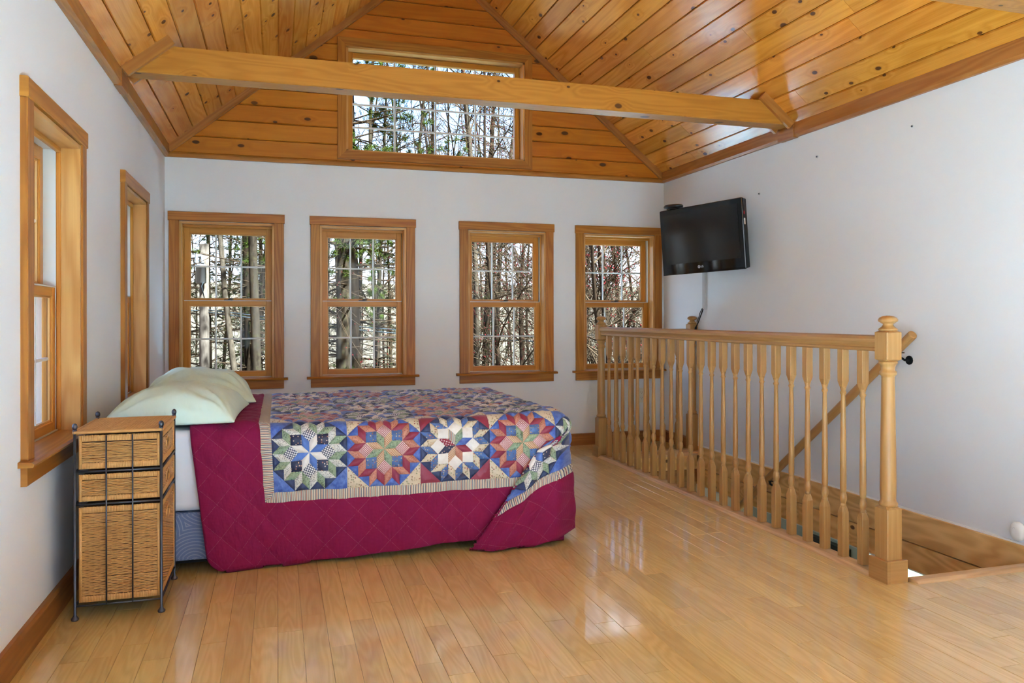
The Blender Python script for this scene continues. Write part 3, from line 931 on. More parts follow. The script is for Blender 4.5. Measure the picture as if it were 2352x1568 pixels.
# ------------------------------------------------------------------ fabrics
def fabric(name, fn, rough=0.85, sheen=0.04, weave=True, spec=0.15, wr=34.0, wrd=0.012):
    t = NT(name)
    u = t.n('UVMap', uv_map='UVMap').outputs[0]
    c = fn(t, u)
    if weave:
        h = t.n('TexNoise', {'Vector': u, 'Scale': 90.0, 'Detail': 3.0}).outputs['Fac']
        h2 = t.n('TexNoise', {'Vector': t.vmul(u, (1.0, .55, 1)), 'Scale': wr, 'Detail': 2.0}).outputs['Fac']
        t.bump(t.math('MULTIPLY_ADD', h, .10, h2), 0.5, wrd)
    return t.fin(c, rough, Sheen_Weight=sheen, Specular_IOR_Level=spec)
def spots(bg, cols, scale, size, keep=0.8):
    def f(t, u):
        v = t.n('TexVoronoi', {'Vector': u, 'Scale': scale, 'Randomness': 1.0}, voronoi_dimensions='2D')
        cs = t.n('SeparateColor', {0: v.outputs['Color']})
        k = t.math('MULTIPLY', t.math('LESS_THAN', v.outputs['Distance'], size), t.math('LESS_THAN', cs.outputs[0], keep))
        c2 = t.ramp(cs.outputs[1], [(i / max(1, len(cols) - 1), c) for i, c in enumerate(cols)]) if len(cols) > 1 else cols[0]
        nz = t.n('TexNoise', {'Vector': u, 'Scale': 60.0, 'Detail': 2.0}).outputs['Fac']
        return t.mix(k, t.mix(nz, tuple(x * .85 for x in bg), tuple(min(1, x * 1.15) for x in bg)), c2)
    return f
def mottle(a, b, scale):
    def f(t, u):
        n = t.n('TexNoise', {'Vector': u, 'Scale': scale, 'Detail': 5.0, 'Roughness': 0.65}).outputs['Fac']
        return t.mix(t.step(n, .36, .64), a, b)
    return f
def dots(bg, fg, pitch, r, rot=0.0):
    def f(t, u):
        mp = t.n('Mapping', {'Vector': u, 'Rotation': (0, 0, rot), 'Scale': (1 / pitch, 1 / pitch, 1)}).outputs[0]
        fr = t.n('VectorMath', {0: mp}, operation='FRACTION').outputs[0]
        d = t.n('VectorMath', {0: fr, 1: (.5, .5, 0)}, operation='DISTANCE')
        s = t.n('SeparateXYZ', {0: t.n('VectorMath', {0: fr, 1: (.5, .5, 0)}, operation='SUBTRACT').outputs[0]})
        dist = t.math('SQRT', t.math('ADD', t.math('POWER', s.outputs[0], 2), t.math('POWER', s.outputs[1], 2)))
        return t.mix(t.math('LESS_THAN', dist, r), bg, fg)
    return f
def check(bg, fg, pitch, w, rot=0.0):
    def f(t, u):
        mp = t.n('Mapping', {'Vector': u, 'Rotation': (0, 0, rot), 'Scale': (1 / pitch, 1 / pitch, 1)}).outputs[0]
        s = t.n('SeparateXYZ', {0: t.n('VectorMath', {0: mp}, operation='FRACTION').outputs[0]})
        k = t.math('MAXIMUM', t.math('LESS_THAN', s.outputs[0], w), t.math('LESS_THAN', s.outputs[1], w))
        return t.mix(k, bg, fg)
    return f
def stripes(axis, pitch):
    def f(t, u):
        s = t.n('SeparateXYZ', {0: u})
        fr = t.math('FRACT', t.math('DIVIDE', s.outputs[axis], pitch))
        x = t.n('ValToRGB', {0: fr})
        x.color_ramp.interpolation = 'CONSTANT'
        el = x.color_ramp.elements
        cols = [(0, (.62, .55, .42)), (.22, (.05, .06, .12)), (.34, (.55, .48, .36)), (.52, (.22, .035, .05)), (.62, (.60, .53, .40)), (.80, (.10, .14, .24)), (.90, (.30, .26, .20))]
        el[0].position, el[0].color = 0, (*cols[0][1], 1)
        el[1].position, el[1].color = cols[-1][0], (*cols[-1][1], 1)
        for p, c in cols[1:-1]:
            k = el.new(p); k.color = (*c, 1)
        return x.outputs[0]
    return f
QP = 0.13
def red_cloth(t, u):
    s = t.n('SeparateXYZ', {0: u})
    a = t.math('DIVIDE', t.math('ADD', s.outputs[0], s.outputs[1]), QP)
    b = t.math('DIVIDE', t.math('SUBTRACT', s.outputs[0], s.outputs[1]), QP)
    da = t.math('ABSOLUTE', t.math('SUBTRACT', t.math('FRACT', a), .5))
    db = t.math('ABSOLUTE', t.math('SUBTRACT', t.math('FRACT', b), .5))
    near = t.math('MINIMUM', da, db)
    dash = t.math('GREATER_THAN', t.n('TexNoise', {'Vector': u, 'Scale': 260.0, 'Detail': 0.0}).outputs['Fac'], .42)
    line = t.math('MULTIPLY', t.math('LESS_THAN', near, .0055), dash)
    mp = t.n('VectorMath', {0: u, 1: (180, 180, 1)}, operation='MULTIPLY').outputs[0]
    fr = t.n('SeparateXYZ', {0: t.n('VectorMath', {0: mp}, operation='FRACTION').outputs[0]})
    pin = t.math('MULTIPLY', t.math('LESS_THAN', fr.outputs[0], .45), t.math('LESS_THAN', fr.outputs[1], .45))
    n = t.n('TexNoise', {'Vector': u, 'Scale': 9.0, 'Detail': 3.0}).outputs['Fac']
    c = t.mix(n, (.165, .0055, .040), (.230, .0085, .058))
    c = t.mix(t.math('MULTIPLY', pin, .30), c, (.30, .016, .085))
    return t.mix(t.math('MULTIPLY', line, .36), c, (.42, .20, .24))
M['quilt_red'] = fabric('burgundy_quilt', red_cloth, 0.78, 0.02)
FAB = {
    'navy': mottle((.008, .018, .072), (.016, .034, .115), 30),
    'batik': mottle((.030, .075, .32), (.085, .165, .47), 38),
    'ltblue': mottle((.060, .14, .43), (.085, .18, .50), 20),
    'white': mottle((.66, .61, .56), (.72, .68, .63), 30),
    'green': spots((.22, .30, .185), [(.05, .085, .05), (.32, .40, .27)], 170, .42),
    'grey': spots((.58, .57, .52), [(.14, .15, .16), (.32, .31, .29), (.62, .6, .55)], 230, .40),
    'check': check((.72, .71, .70), (.012, .020, .075), .0085, .30, .4),
    'navyflor': spots((.008, .014, .055), [(.55, .34, .22), (.62, .50, .40), (.40, .16, .12)], 95, .26, .42),
    'burg': dots((.215, .010, .038), (.27, .02, .06), .004, .3),
    'salmon': spots((.46, .185, .115), [(.28, .04, .035), (.50, .24, .16)], 190, .38),
    'pinkdot': dots((.36, .12, .125), (.74, .62, .60), .0062, .32, .78),
    'tan': check((.60, .42, .25), (.30, .09, .055), .0068, .20, .78),
    'blueflor': spots((.050, .115, .30), [(.50, .42, .26), (.03, .05, .12), (.42, .16, .10)], 110, .30, .55),
    'cream': spots((.56, .47, .33), [(.28, .03, .04), (.22, .24, .13), (.45, .33, .22)], 100, .30, .6),
    'dotred': dots((.24, .010, .035), (.72, .66, .60), .011, .24, .3),
}
for k_, f_ in FAB.items():
    M['fab_' + k_] = fabric('quilt_' + k_, f_, rough=0.48, sheen=0.2, spec=0.5)
M['fab_stripe_u'] = fabric('border_stripe', stripes(0, .0215))
M['fab_stripe_v'] = fabric('border_stripe_side', stripes(1, .0215))
def sheet_fn(t, u):
    return (.66, .67, .71)
M['sheet'] = plain('white_sheet', (.78, .82, .90), 0.8, var=.04, scale=14, bump=.25)
M['boxspring'] = None
def ticking(t, u):
    w = t.n('TexWave', {'Vector': u, 'Scale': 9.0, 'Distortion': 0.0, 'Detail': 0.0}, wave_type='RINGS', rings_direction='SPHERICAL').outputs['Fac']
    v = t.n('TexVoronoi', {'Vector': u, 'Scale': 6.0}, voronoi_dimensions='2D').outputs['Distance']
    arcs = t.math('FRACT', t.math('MULTIPLY', v, 13.0))
    n = t.n('TexNoise', {'Vector': u, 'Scale': 500.0, 'Detail': 1.0}).outputs['Fac']
    c = t.mix(n, (.105, .155, .30), (.20, .26, .42))
    return t.mix(t.math('MULTIPLY', t.math('GREATER_THAN', arcs, .72), .40), c, (.42, .47, .60))
M['boxspring'] = fabric('blue_ticking', ticking, .85)
def mint(t, u):
    n = t.n('TexNoise', {'Vector': u, 'Scale': 4.0, 'Detail': 3.0}).outputs['Fac']
    return t.mix(n, (.58, .74, .62), (.66, .80, .69))
M['pillow'] = fabric('mint_cotton', mint, .8, .05, wr=16.0, wrd=0.02)

# ------------------------------------------------------------------ bed
BX0, BX1, BY0, BY1 = -0.690, 1.235, 3.275, 4.635
BT = 0.553
bed = empty('bed', ((BX0 + BX1) / 2, (BY0 + BY1) / 2, 0), label='full-size bed with a white mattress on a blue box spring', cat='bed')
OB = Matrix.Translation(-Vector(bed.location))
def soft_box(x0, x1, y0, y1, z0, z1, r, bulge=0.0, n=5):
    mb = MB()
    rings = []
    def ring(z, ins):
        pts = []
        rc = .05
        for cx, cy, a0 in ((x1 - rc, y1 - rc, 0), (x0 + rc, y1 - rc, 90), (x0 + rc, y0 + rc, 180), (x1 - rc, y0 + rc, 270)):
            for k in range(5):
                a = R(a0 + 90 * k / 4)
                pts.append((cx + (rc - ins) * math.cos(a), cy + (rc - ins) * math.sin(a), z))
        return pts
    for k in range(n):
        a = math.pi / 2 * k / (n - 1)
        rings.append(ring(z0 + r * (1 - math.sin(a)) if False else z0 + r - r * math.cos(a), r - r * math.sin(a)))
    rings.append(ring((z0 + z1) / 2, -bulge))
    for k in range(n):
        a = math.pi / 2 * k / (n - 1)
        rings.append(ring(z1 - r + r * math.sin(a), r - r * math.cos(a)))
    return mb.loft(rings)
soft_box(BX0, BX1, BY0 + .004, BY1, .045, .232, .012).xform(OB).build('box_spring', 'boxspring', bed)
soft_box(BX0, BX1 - .01, BY0, BY1, .236, BT, .035, .004).xform(OB).build('mattress', 'sheet', bed)
for zz in (.330, .440):
    pass
for x in (BX0 + .08, BX1 - .1):
    for y in (BY0 + .12, BY1 - .12):
        MB().lathe([(.02, .0), (.026, .006), (.026, .03), (.018, .046)], (x, y), 12).xform(OB).build('caster_leg', 'black_matte', bed)
for y in (BY0 + .03, BY1 - .06):
    MB().box(BX0 + .05, BX1 - .06, y, y + .03, .03, .045).xform(OB).build('frame_rail', 'black_matte', bed)

# ------------------------------------------------------------------ quilt
QR, BS, STR, REDW = 0.26, 0.303, 0.045, 0.245
S_BLK0, T_BLK0 = QR + STR, REDW + STR
NBX, NBY = 5, 6
S_MAX = S_BLK0 + NBX * BS + STR + REDW
T_MAX = T_BLK0 + NBY * BS + STR + REDW
QX0 = -0.335                     # quilt head edge
RAD = 0.075
XE, YE, YE2 = 1.280 - RAD, 3.252 + RAD, 4.650 - RAD    # where the flat top ends (foot, near side, far side)
T_DROP = 0.600                   # near hem to flat top, along the cloth
S_TOP = XE - QX0                 # cloth length on the flat top
T_TOP2 = T_DROP + (YE2 - YE)
QT = BT + 0.012
def prof(e):
    a = np.clip(e, 0, RAD * np.pi / 2) / RAD
    rest = np.maximum(e - RAD * np.pi / 2, 0)
    return RAD * np.sin(a), RAD * (1 - np.cos(a)) + rest
def sstep(x, a, b):
    k = np.clip((x - a) / (b - a), 0, 1)
    return k * k * (3 - 2 * k)
def lump(s, t):
    return .5 * np.sin(7.3 * s + 1.3 * t + .4) * np.sin(5.1 * t - 2.2 * s) + .3 * np.sin(17 * s - 9 * t) * np.sin(13 * t + 3 * s + 1) + .2 * np.sin(31 * s + 23 * t)
def drape0(s, t):
    s = np.asarray(s, float); t = np.asarray(t, float)
    s, t = np.broadcast_arrays(s, t)
    ex = np.maximum(s - S_TOP, 0.0)
    ey = np.maximum(T_DROP - t, 0.0)
    ey2 = np.maximum(t - T_TOP2, 0.0)
    x = QX0 + np.minimum(s, S_TOP)
    y = YE + np.clip(t - T_DROP, 0, YE2 - YE)
    x = x + 0.13 * ey * (1 - sstep(s, 0, .55))      # head edge drifts a little down the side
    # straight sides
    r1 = np.hypot(ex, np.where(ey > 0, ey, ey2))
    side = np.where(ey > 0, -1.0, 1.0)
    eyy = np.where(ey > 0, ey, ey2)
    th = np.arctan2(ex, np.maximum(eyy, 1e-9))
    th = np.where(r1 < 1e-9, 0, th)
    rc = np.minimum(r1, .605)
    out, down = prof(rc)
    # outward direction of a plain rounded corner
    dx, dy = np.sin(th) * out, np.cos(th) * out
    corner = (ex > 0) & (eyy > 0)
    # gathered pleat at the near foot corner
    L = np.maximum(rc - .05, 0) * np.pi / 4 * 1.02
    q = np.clip(th / (np.pi / 2), 0, 1)
    fold = .46
    back = np.clip(q / fold, 0, 1); fwd = np.clip((q - fold) / (1 - fold), 0, 1)
    px_ = np.where(q < fold, -L * back, -L * (1 - fwd) + .0)
    thick = .006 + .022 * sstep(rc, .06, .14) + .032 * sstep(rc, .08, .5)
    ridge = np.sin(np.pi * back)
    py_ = out + np.where(q < fold, thick * .40 * sstep(back, 0, .5) + .002, thick * (.40 + .60 * np.sin(np.pi / 2 * np.minimum(fwd * 1.6, 1))) * (1 - sstep(fwd, .82, 1.0)) + .006 * np.sin(fwd * 9))
    # second, smaller ridge on the front layer
    py_ = py_ + .022 * sstep(rc, .15, .4) * np.exp(-((fwd - .22) / .10) ** 2) * (q >= fold)
    tail = sstep(fwd, .80, 1.0) * (q >= fold)
    pxx = px_ * (1 - tail) + tail * dx * 1.0
    pyy = py_ * (1 - tail) + tail * dy
    b = sstep(rc, .09, .20)
    pxx = dx * (1 - b) + pxx * b
    pyy = dy * (1 - b) + pyy * b
    usep = corner & (side < 0)
    ddx = np.where(usep, pxx, dx); ddy = np.where(usep, pyy, dy)
    z = QT - down
    # side hang: slight waviness and flare
    hang = sstep(down, .05, .5)
    wav = hang * (.010 * np.sin(s * 9.0 + 1.0) + .006 * np.sin(s * 23.0))
    X = x + ddx + np.where((ex > 0) & (eyy == 0), hang * .008 * np.sin(t * 8), 0) + np.where(ex > 0, .018 * hang, 0)
    Y = y + side * (ddy + np.where(eyy > 0, wav * (1 - sstep(ex, 0, .08)) + .012 * hang, 0))
    top = 1 - sstep(np.maximum(ex, np.maximum(ey, ey2)), 0, .05)
    Z = z + top * (.008 * lump(s, t)) + .010 * np.exp(-((t - T_DROP - .05) / .12) ** 2) * np.sin(s * 5 + .5) * top
    Z = Z + (1 - top) * .004 * lump(s * 2, t * 2) * (down < .3)
    # near hem lifts slightly towards the foot
    Z = np.maximum(Z, .012 + .028 * sstep(s, .35, 1.2) * (ex == 0) * (ey > 0))
    return X, Y, Z
def drape(s, t, lift=0.0):
    X, Y, Z = drape0(s, t)
    h = 2e-3
    ax = np.stack(drape0(s + h, t), -1) - np.stack(drape0(s - h, t), -1)
    ay = np.stack(drape0(s, t + h), -1) - np.stack(drape0(s, t - h), -1)
    n = np.cross(ax, ay)
    n /= np.maximum(np.linalg.norm(n, axis=-1, keepdims=True), 1e-9)
    return np.stack([X, Y, Z], -1) + n * np.asarray(lift)[..., None]
def rounded(s, t):
    """pull the corners of the quilt in: its corners are cut round"""
    rr = .065
    ds = np.maximum(np.maximum(rr - s, s - (S_MAX - rr)), 0)
    dt = np.maximum(np.maximum(rr - t, t - (T_MAX - rr)), 0)
    d = np.hypot(ds, dt)
    k = np.where((ds > 0) & (dt > 0) & (d > 1e-9), np.maximum(ds, dt) / np.maximum(d, 1e-9), 1.0)
    sc = np.where(s < rr, rr - ds * k, np.where(s > S_MAX - rr, S_MAX - rr + ds * k, s))
    tc = np.where(t < rr, rr - dt * k, np.where(t > T_MAX - rr, T_MAX - rr + dt * k, t))
    return sc, tc
quilt = empty('quilt', (.4, 3.95, BT), label='burgundy patchwork quilt with star blocks draped over the bed', cat='quilt')
QO = np.array(quilt.location)
ns_, nt_ = 215, 245
sg, tg = np.meshgrid(np.linspace(0, S_MAX, ns_), np.linspace(0, T_MAX, nt_), indexing='ij')
sr, tr = rounded(sg, tg)
puff = .0085 * np.sqrt(np.abs(np.cos(np.pi * (sr + tr) / QP)) * np.abs(np.cos(np.pi * (sr - tr) / QP)))
edge = np.minimum(np.minimum(sg, S_MAX - sg), np.minimum(tg, T_MAX - tg))
puff = np.where(edge < .012, .003, puff)
in_pw = (sr > S_BLK0 - STR + .004) & (sr < S_MAX - REDW - .004) & (tr > T_BLK0 - STR + .004) & (tr < T_MAX - REDW - .004)
puff = np.where(in_pw, np.where((sr > S_TOP) & (tr < T_DROP), -.003, -.004), puff)
V = drape(sr, tr, puff) - QO
idx = np.arange(ns_ * nt_).reshape(ns_, nt_)
Fq = np.stack([idx[:-1, :-1], idx[1:, :-1], idx[1:, 1:], idx[:-1, 1:]], -1).reshape(-1, 4)
# underside, a centimetre below, so the quilt has thickness
V2 = drape(sr, tr, np.where((sr > S_TOP) & (tr < T_DROP), -.005, -.010)) - QO
nv = ns_ * nt_
Fb = Fq[:, ::-1] + nv
rim = []
for a in (idx[:, 0], idx[-1, :], idx[::-1, -1], idx[0, ::-1]):
    rim.append(np.stack([a[:-1], a[:-1] + nv, a[1:] + nv, a[1:]], -1))
uvq = np.stack([sr.ravel(), tr.ravel()], -1)
np_mesh('quilt_cover', np.concatenate([V.reshape(-1, 3), V2.reshape(-1, 3)]), np.concatenate([Fq, Fb] + rim), 'quilt_red', quilt, uv=np.concatenate([uvq, uvq]), smooth=True)
# bound edge
hem = np.concatenate([np.stack([sr[:, 0], tr[:, 0]], -1), np.stack([sr[-1, 1:], tr[-1, 1:]], -1)])
def grid_patch(corners, n, m=None):
    """bilinear grid of a four-cornered patch in cloth coordinates -> s, t, u, v arrays"""
    m = m or n
    a, b, c, d = [np.array(p, float) for p in corners]
    u, v = np.meshgrid(np.linspace(0, 1, n + 1), np.linspace(0, 1, m + 1), indexing='ij')
    P = a * ((1 - u) * (1 - v))[..., None] + b * (u * (1 - v))[..., None] + c * (u * v)[..., None] + d * ((1 - u) * v)[..., None]
    return P[..., 0], P[..., 1], u, v
def patch_arrays(corners, n, m=None, base=.0030, puffh=.0032):
    if len(corners) == 3:
        a, b, c = [np.array(p, float) for p in corners]
        corners = (a, b, c, a) if False else (a, b, (b + c) / 2, c)
    # keep the winding so that normals point outwards
    A = sum(corners[i][0] * corners[(i + 1) % 4][1] - corners[(i + 1) % 4][0] * corners[i][1] for i in range(4))
    if A < 0:
        corners = corners[::-1]
    s, t, u, v = grid_patch(corners, n, m)
    lift = base + puffh * (16 * u * (1 - u) * v * (1 - v)) ** .5 - .0035 * ((u == 0) | (u == 1) | (v == 0) | (v == 1))
    P = drape(s, t, lift) - QO
    k = np.arange(P.shape[0] * P.shape[1]).reshape(P.shape[:2])
    F = np.stack([k[:-1, :-1], k[1:, :-1], k[1:, 1:], k[:-1, 1:]], -1).reshape(-1, 4)
    return P.reshape(-1, 3), F, np.stack([s.ravel(), t.ravel()], -1)
# striped borders: head side, near side, foot side, far side
sA, sB, tA, tB = S_BLK0 - STR, S_MAX - REDW, T_BLK0 - STR, T_MAX - REDW
for cor, n, m, mt in ((((sA, tA), (S_BLK0, T_BLK0), (S_BLK0, tB - STR), (sA, tB)), 4, 150, 'fab_stripe_v'), (((sA, tA), (sB, tA), (sB - STR, T_BLK0), (S_BLK0, T_BLK0)), 170, 4, 'fab_stripe_u'),
                      (((sB, tA), (sB, tB), (sB - STR, tB - STR), (sB - STR, T_BLK0)), 150, 4, 'fab_stripe_v'), (((sA, tB), (S_BLK0, tB - STR), (sB - STR, tB - STR), (sB, tB)), 4, 150, 'fab_stripe_u')):
    P, F, uvp = patch_arrays(cor, n, m, .0022, .001)
    np_mesh('striped_border', P, F, mt, quilt, uv=uvp, smooth=True)
# star blocks
A_ = BS / 6.8284
def ev(d): return np.array((math.cos(R(d)), math.sin(R(d))))
SCRAP = ['batik', 'green', 'stripe', 'dotred', 'navyflor', 'tan', 'salmon', 'burg']
STYLE = {
    'A': dict(star=('ltblue', 'white'), sq=('check', 'navyflor'), ring=('green', 'grey'), tri='navy', cor='batik'),
    'B': dict(star=('green', 'tan'), sq=('pinkdot', 'blueflor'), ring=('burg', 'salmon'), tri='batik', cor='cream'),
    'C': dict(star=None, sq=('white', 'white'), ring=('cream', 'blueflor'), tri='navy', cor='burg'),
}
def block(cx, cy, style):
    st_ = STYLE[style]
    c = np.array((cx, cy))
    out = []
    def add(pts, fab): out.append(([c + p * A_ for p in pts], fab))
    O = np.zeros(2)
    seq = 0
    for k in range(8):
        d0, d1, dm = ev(45 * k), ev(45 * k + 45), ev(45 * k - 45)
        T1, T0 = d0 + d1, d0 + dm
        add((O, d0, T1, d1), SCRAP[k] if st_['star'] is None else st_['star'][k % 2])
        Q = d0 + d1 + dm
        add((d0, T0, Q, T1), st_['sq'][k % 2])
        g = st_['ring']
        add((T0, T0 + d0, Q + d0, Q), g[(3 * k) % 2])
        add((Q, Q + d0, T1 + d0, T1), g[(3 * k + 1) % 2])
        add((T1, T1 + d0, T1 + d0 + d1, T1 + d1), g[(3 * k + 2) % 2])
        tip, gap_hi, gap_lo = Q + d0, T1 + d0 + d1, T0 + d0 + dm
        add((tip, gap_hi, T1 + d0), st_['tri'])
        add((tip, T0 + d0, gap_lo), st_['tri'])
        if k % 2:
            sgn = np.sign(d0)
            add((gap_lo, sgn * 3.4142, gap_hi), st_['cor'])
    return out
LAYOUT = ['ABCBA', 'BABAB', 'ACBCA', 'BABAB', 'CBABC', 'ABCBA']
rest_v, rest_f, rest_uv, rest_m, nv = [], [], [], [], 0
fab_names = ['fab_' + k for k in FAB] + ['fab_stripe_u']
made = 0
for j in range(NBY):
    for i in range(NBX):
        for pts, fab in block(S_BLK0 + (i + .5) * BS, T_BLK0 + (j + .5) * BS, LAYOUT[j][i]):
            nm = 'fab_stripe_u' if fab == 'stripe' else 'fab_' + fab
            n = 4 if j == 0 or i == NBX - 1 else 3
            if j == 0 and i == NBX - 1: n = 6
            P, F, uvp = patch_arrays(pts, n)
            if j == 0 and made < 300:
                np_mesh('quilt_patch', P, F, nm, quilt, uv=uvp, smooth=True)
                made += 1
            else:
                rest_v.append(P); rest_f.append(F + nv); rest_uv.append(uvp); rest_m.append(np.full(len(F), fab_names.index(nm))); nv += len(P)
tag(np_mesh('quilt_patchwork', np.concatenate(rest_v), np.concatenate(rest_f), fab_names, quilt, uv=np.concatenate(rest_uv), mi=np.concatenate(rest_m), smooth=True), kind='stuff')

# ------------------------------------------------------------------ pillows
def pillow(name, cx, cy, wx, wy, th, rz, tilt, seed, label):
    n = 56
    u, v = np.meshgrid(np.linspace(-1, 1, n), np.linspace(-1, 1, n), indexing='ij')
    rs = np.random.RandomState(seed)
    def prof_(a, b):
        return np.maximum(1 - np.abs(a) ** 2.6, 0) ** .62 * np.maximum(1 - np.abs(b) ** 2.8, 0) ** .50
    pin = 1 - .07 * (1 - np.abs(v) ** 2) * np.abs(u) ** 6
    x = u * wx / 2 * (1 - .05 * (1 - np.abs(v) ** 2.0) * np.abs(u) ** 8)
    y = v * wy / 2 * (1 - .06 * (1 - np.abs(u) ** 2.0) * np.abs(v) ** 8)
    h = prof_(u, v)
    wr = np.zeros_like(u)
    for k in range(7):
        a = rs.uniform(0, 6.28); f = rs.uniform(5, 13); ph = rs.uniform(0, 6.28)
        wr += np.sin(f * (u * math.cos(a) + v * math.sin(a)) + ph + 1.5 * np.sin(3 * u + ph) * np.cos(2 * v)) / 7
    # creases radiating from the corners
    for sx in (-1, 1):
        for sy in (-1, 1):
            an = np.arctan2(v - sy, u - sx); rr = np.hypot(u - sx, v - sy)
            wr += .55 * np.sin(an * 15 + seed) * np.exp(-((rr - .55) / .38) ** 2)
    crease = wr * .013 * np.clip(h * 2.2, 0, 1)
    zt = th * h * .80 + crease + .006
    zb = -th * h * .10
    sag = .30 * th * (v * .0)
    V = np.concatenate([np.stack([x, y, zt], -1).reshape(-1, 3), np.stack([x, y, zb], -1).reshape(-1, 3)])
    ix = np.arange(n * n).reshape(n, n)
    F1 = np.stack([ix[:-1, :-1], ix[1:, :-1], ix[1:, 1:], ix[:-1, 1:]], -1).reshape(-1, 4)
    F = [F1, F1[:, ::-1] + n * n]
    for a in (ix[:, 0], ix[-1, :], ix[::-1, -1], ix[0, ::-1]):
        F.append(np.stack([a[:-1], a[:-1] + n * n, a[1:] + n * n, a[1:]], -1))
    uv = np.stack([x.ravel(), y.ravel()], -1)
    o = np_mesh(name, V, np.concatenate(F), 'pillow', None, uv=np.concatenate([uv, uv]), smooth=True)
    sd = o.modifiers.new('smooth', 'SUBSURF'); sd.levels = 1; sd.render_levels = 1
    o.location = (cx, cy, QT + .017)
    o.rotation_euler = (tilt, 0, rz)
    return tag(o, label, 'pillow', 'mint pillows on the bed')
pillow('pillow', -.390, 3.600, .49, .66, .163, R(-3), R(0), 4, 'mint green pillow at the near side of the bed beside the hamper')
pillow('pillow', -.385, 4.300, .53, .64, .186, R(4), R(0), 9, 'mint green pillow on the far side of the bed under the window')

# ------------------------------------------------------------------ wicker hamper in a steel frame
M['wicker'] = None
def wick():
    t = NT('wicker_rattan')
    uv = t.uv(rnd=False)
    n = t.n('TexNoise', {'Vector': t.n('TexCoord').outputs['Object'], 'Scale': 60.0, 'Detail': 3.0}).outputs['Fac']
    n2 = t.n('TexNoise', {'Vector': t.vmul(t.n('TexCoord').outputs['Object'], (30, 30, 400)), 'Scale': 1.0, 'Detail': 2.0}).outputs['Fac']
    c = t.mix(t.math('MULTIPLY_ADD', n, .5, t.math('MULTIPLY', n2, .5)), (.38, .165, .042), (.78, .44, .15))
    return t.fin(c, .42)
M['wicker'] = wick()
M['wicker_dark'] = plain('wicker_core', (.10, .042, .014), .7)
HX0, HX1, HY0, HY1 = -.640, -.378, 2.869, 3.212
ham = empty('wicker_hamper', ((HX0 + HX1) / 2, (HY0 + HY1) / 2, 0), label='tall wicker drawer hamper in a dark steel frame between bed and window', cat='hamper')
OH = Matrix.Translation(-Vector(ham.location))
PR = .0045
for x in (HX0, HX1):
    for y in (HY0, HY1):
        p = MB().lathe([(.011, 0), (.0125, .003), (.0125, .007), (.007, .013), (PR, .018), (PR, .622), (.0065, .624), (.0065, .628)], (x, y), 10).xform(OH).build('post', 'metal_dark', ham)
        MB().lathe([(.003, .626), (.0065, .629), (.0085, .635), (.0085, .640), (.0065, .646), (.002, .649)], (x, y), 12).xform(OH).build('finial', 'metal_dark', p)
def rod(name, a, b, r):
    MB().tube([a, b], r, 8).xform(OH).build(name, 'metal_dark', ham)
for z in (.046, .380, .488):
    rod('rail', (HX0, HY0, z), (HX1, HY0, z), .0036); rod('rail', (HX0, HY1, z), (HX1, HY1, z), .0042)
    rod('rail', (HX0, HY0, z), (HX0, HY1, z), .0042); rod('rail', (HX1, HY0, z), (HX1, HY1, z), .0042)
for f in (.36, .665):
    x = HX0 + (HX1 - HX0) * f
    rod('upright', (x, HY0 - .005, .046), (x, HY0 - .005, .607), .0026)
def weave(mb, o, ux, uz, nrm, w, h, pitch=.0047, stake=.0165, r=.0023, hole_=None, seed=0):
    """interlaced horizontal strands over a w x h rectangle; o origin, ux/uz axes, nrm outward"""
    rs = random.Random(seed)
    o, ux, uz, nrm = [Vector(a) for a in (o, ux, uz, nrm)]
    k = int(h / pitch)
    n = max(4, int(w / stake) * 2)
    for i in range(k):
        z = (i + .5) * pitch
        ph = i % 2
        runs = [(0.0, w)]
        if hole_:
            hx, hz, ha, hb = hole_
            dz = (z - hz) / hb
            if abs(dz) < 1:
                q = ha * math.sqrt(1 - dz * dz)
                runs = [(0, hx - q), (hx + q, w)]
        for a, b in runs:
            m = max(2, int(n * (b - a) / w))
            ring_prev = None
            base = len(mb.v)
            zj = z + rs.uniform(-.0007, .0007)
            for j in range(m + 1):
                s = a + (b - a) * j / m
                amp = math.sin(math.pi * s / stake + ph * math.pi) * .0023
                c = o + ux * s + uz * (zj + math.sin(s * 60 + i) * .0005) + nrm * amp
                mb.v += [tuple(c + nrm * r), tuple(c + uz * r), tuple(c - nrm * r), tuple(c - uz * r)]
            for j in range(m):
                q = base + j * 4
                for e in range(4):
                    e2 = (e + 1) % 4
                    mb.face((q + e, q + e2, q + 4 + e2, q + 4 + e), [(0, 0), (0, .01), (.01, .01), (.01, 0)], 0, True)
def wraps(mb, o, ux, uz, nrm, w, h, pitch=.0046, r=.0024):
    """band of upright wrapping strands"""
    o, ux, uz, nrm = [Vector(a) for a in (o, ux, uz, nrm)]
    k = int(w / pitch)
    for i in range(k):
        c = o + ux * (i + .5) * (w / k)
        b = len(mb.v)
        hh = h * random.uniform(.94, 1.02)
        for zz, d in ((0, -.2), (.12, .8), (.5, 1.0), (.88, .8), (1.0, -.2)):
            p = c + uz * hh * zz
            mb.v += [tuple(p - ux * r + nrm * (d * .0026 - .002)), tuple(p + nrm * (d * .0026 + .0006)), tuple(p + ux * r + nrm * (d * .0026 - .002))]
        for j in range(4):
            q = b + j * 3
            for e in (0, 1):
                mb.face((q + e, q + e + 1, q + 4 + e, q + 3 + e), [(0, 0), (.01, 0), (.01, .01), (0, .01)], 0, True)
random.seed(77)
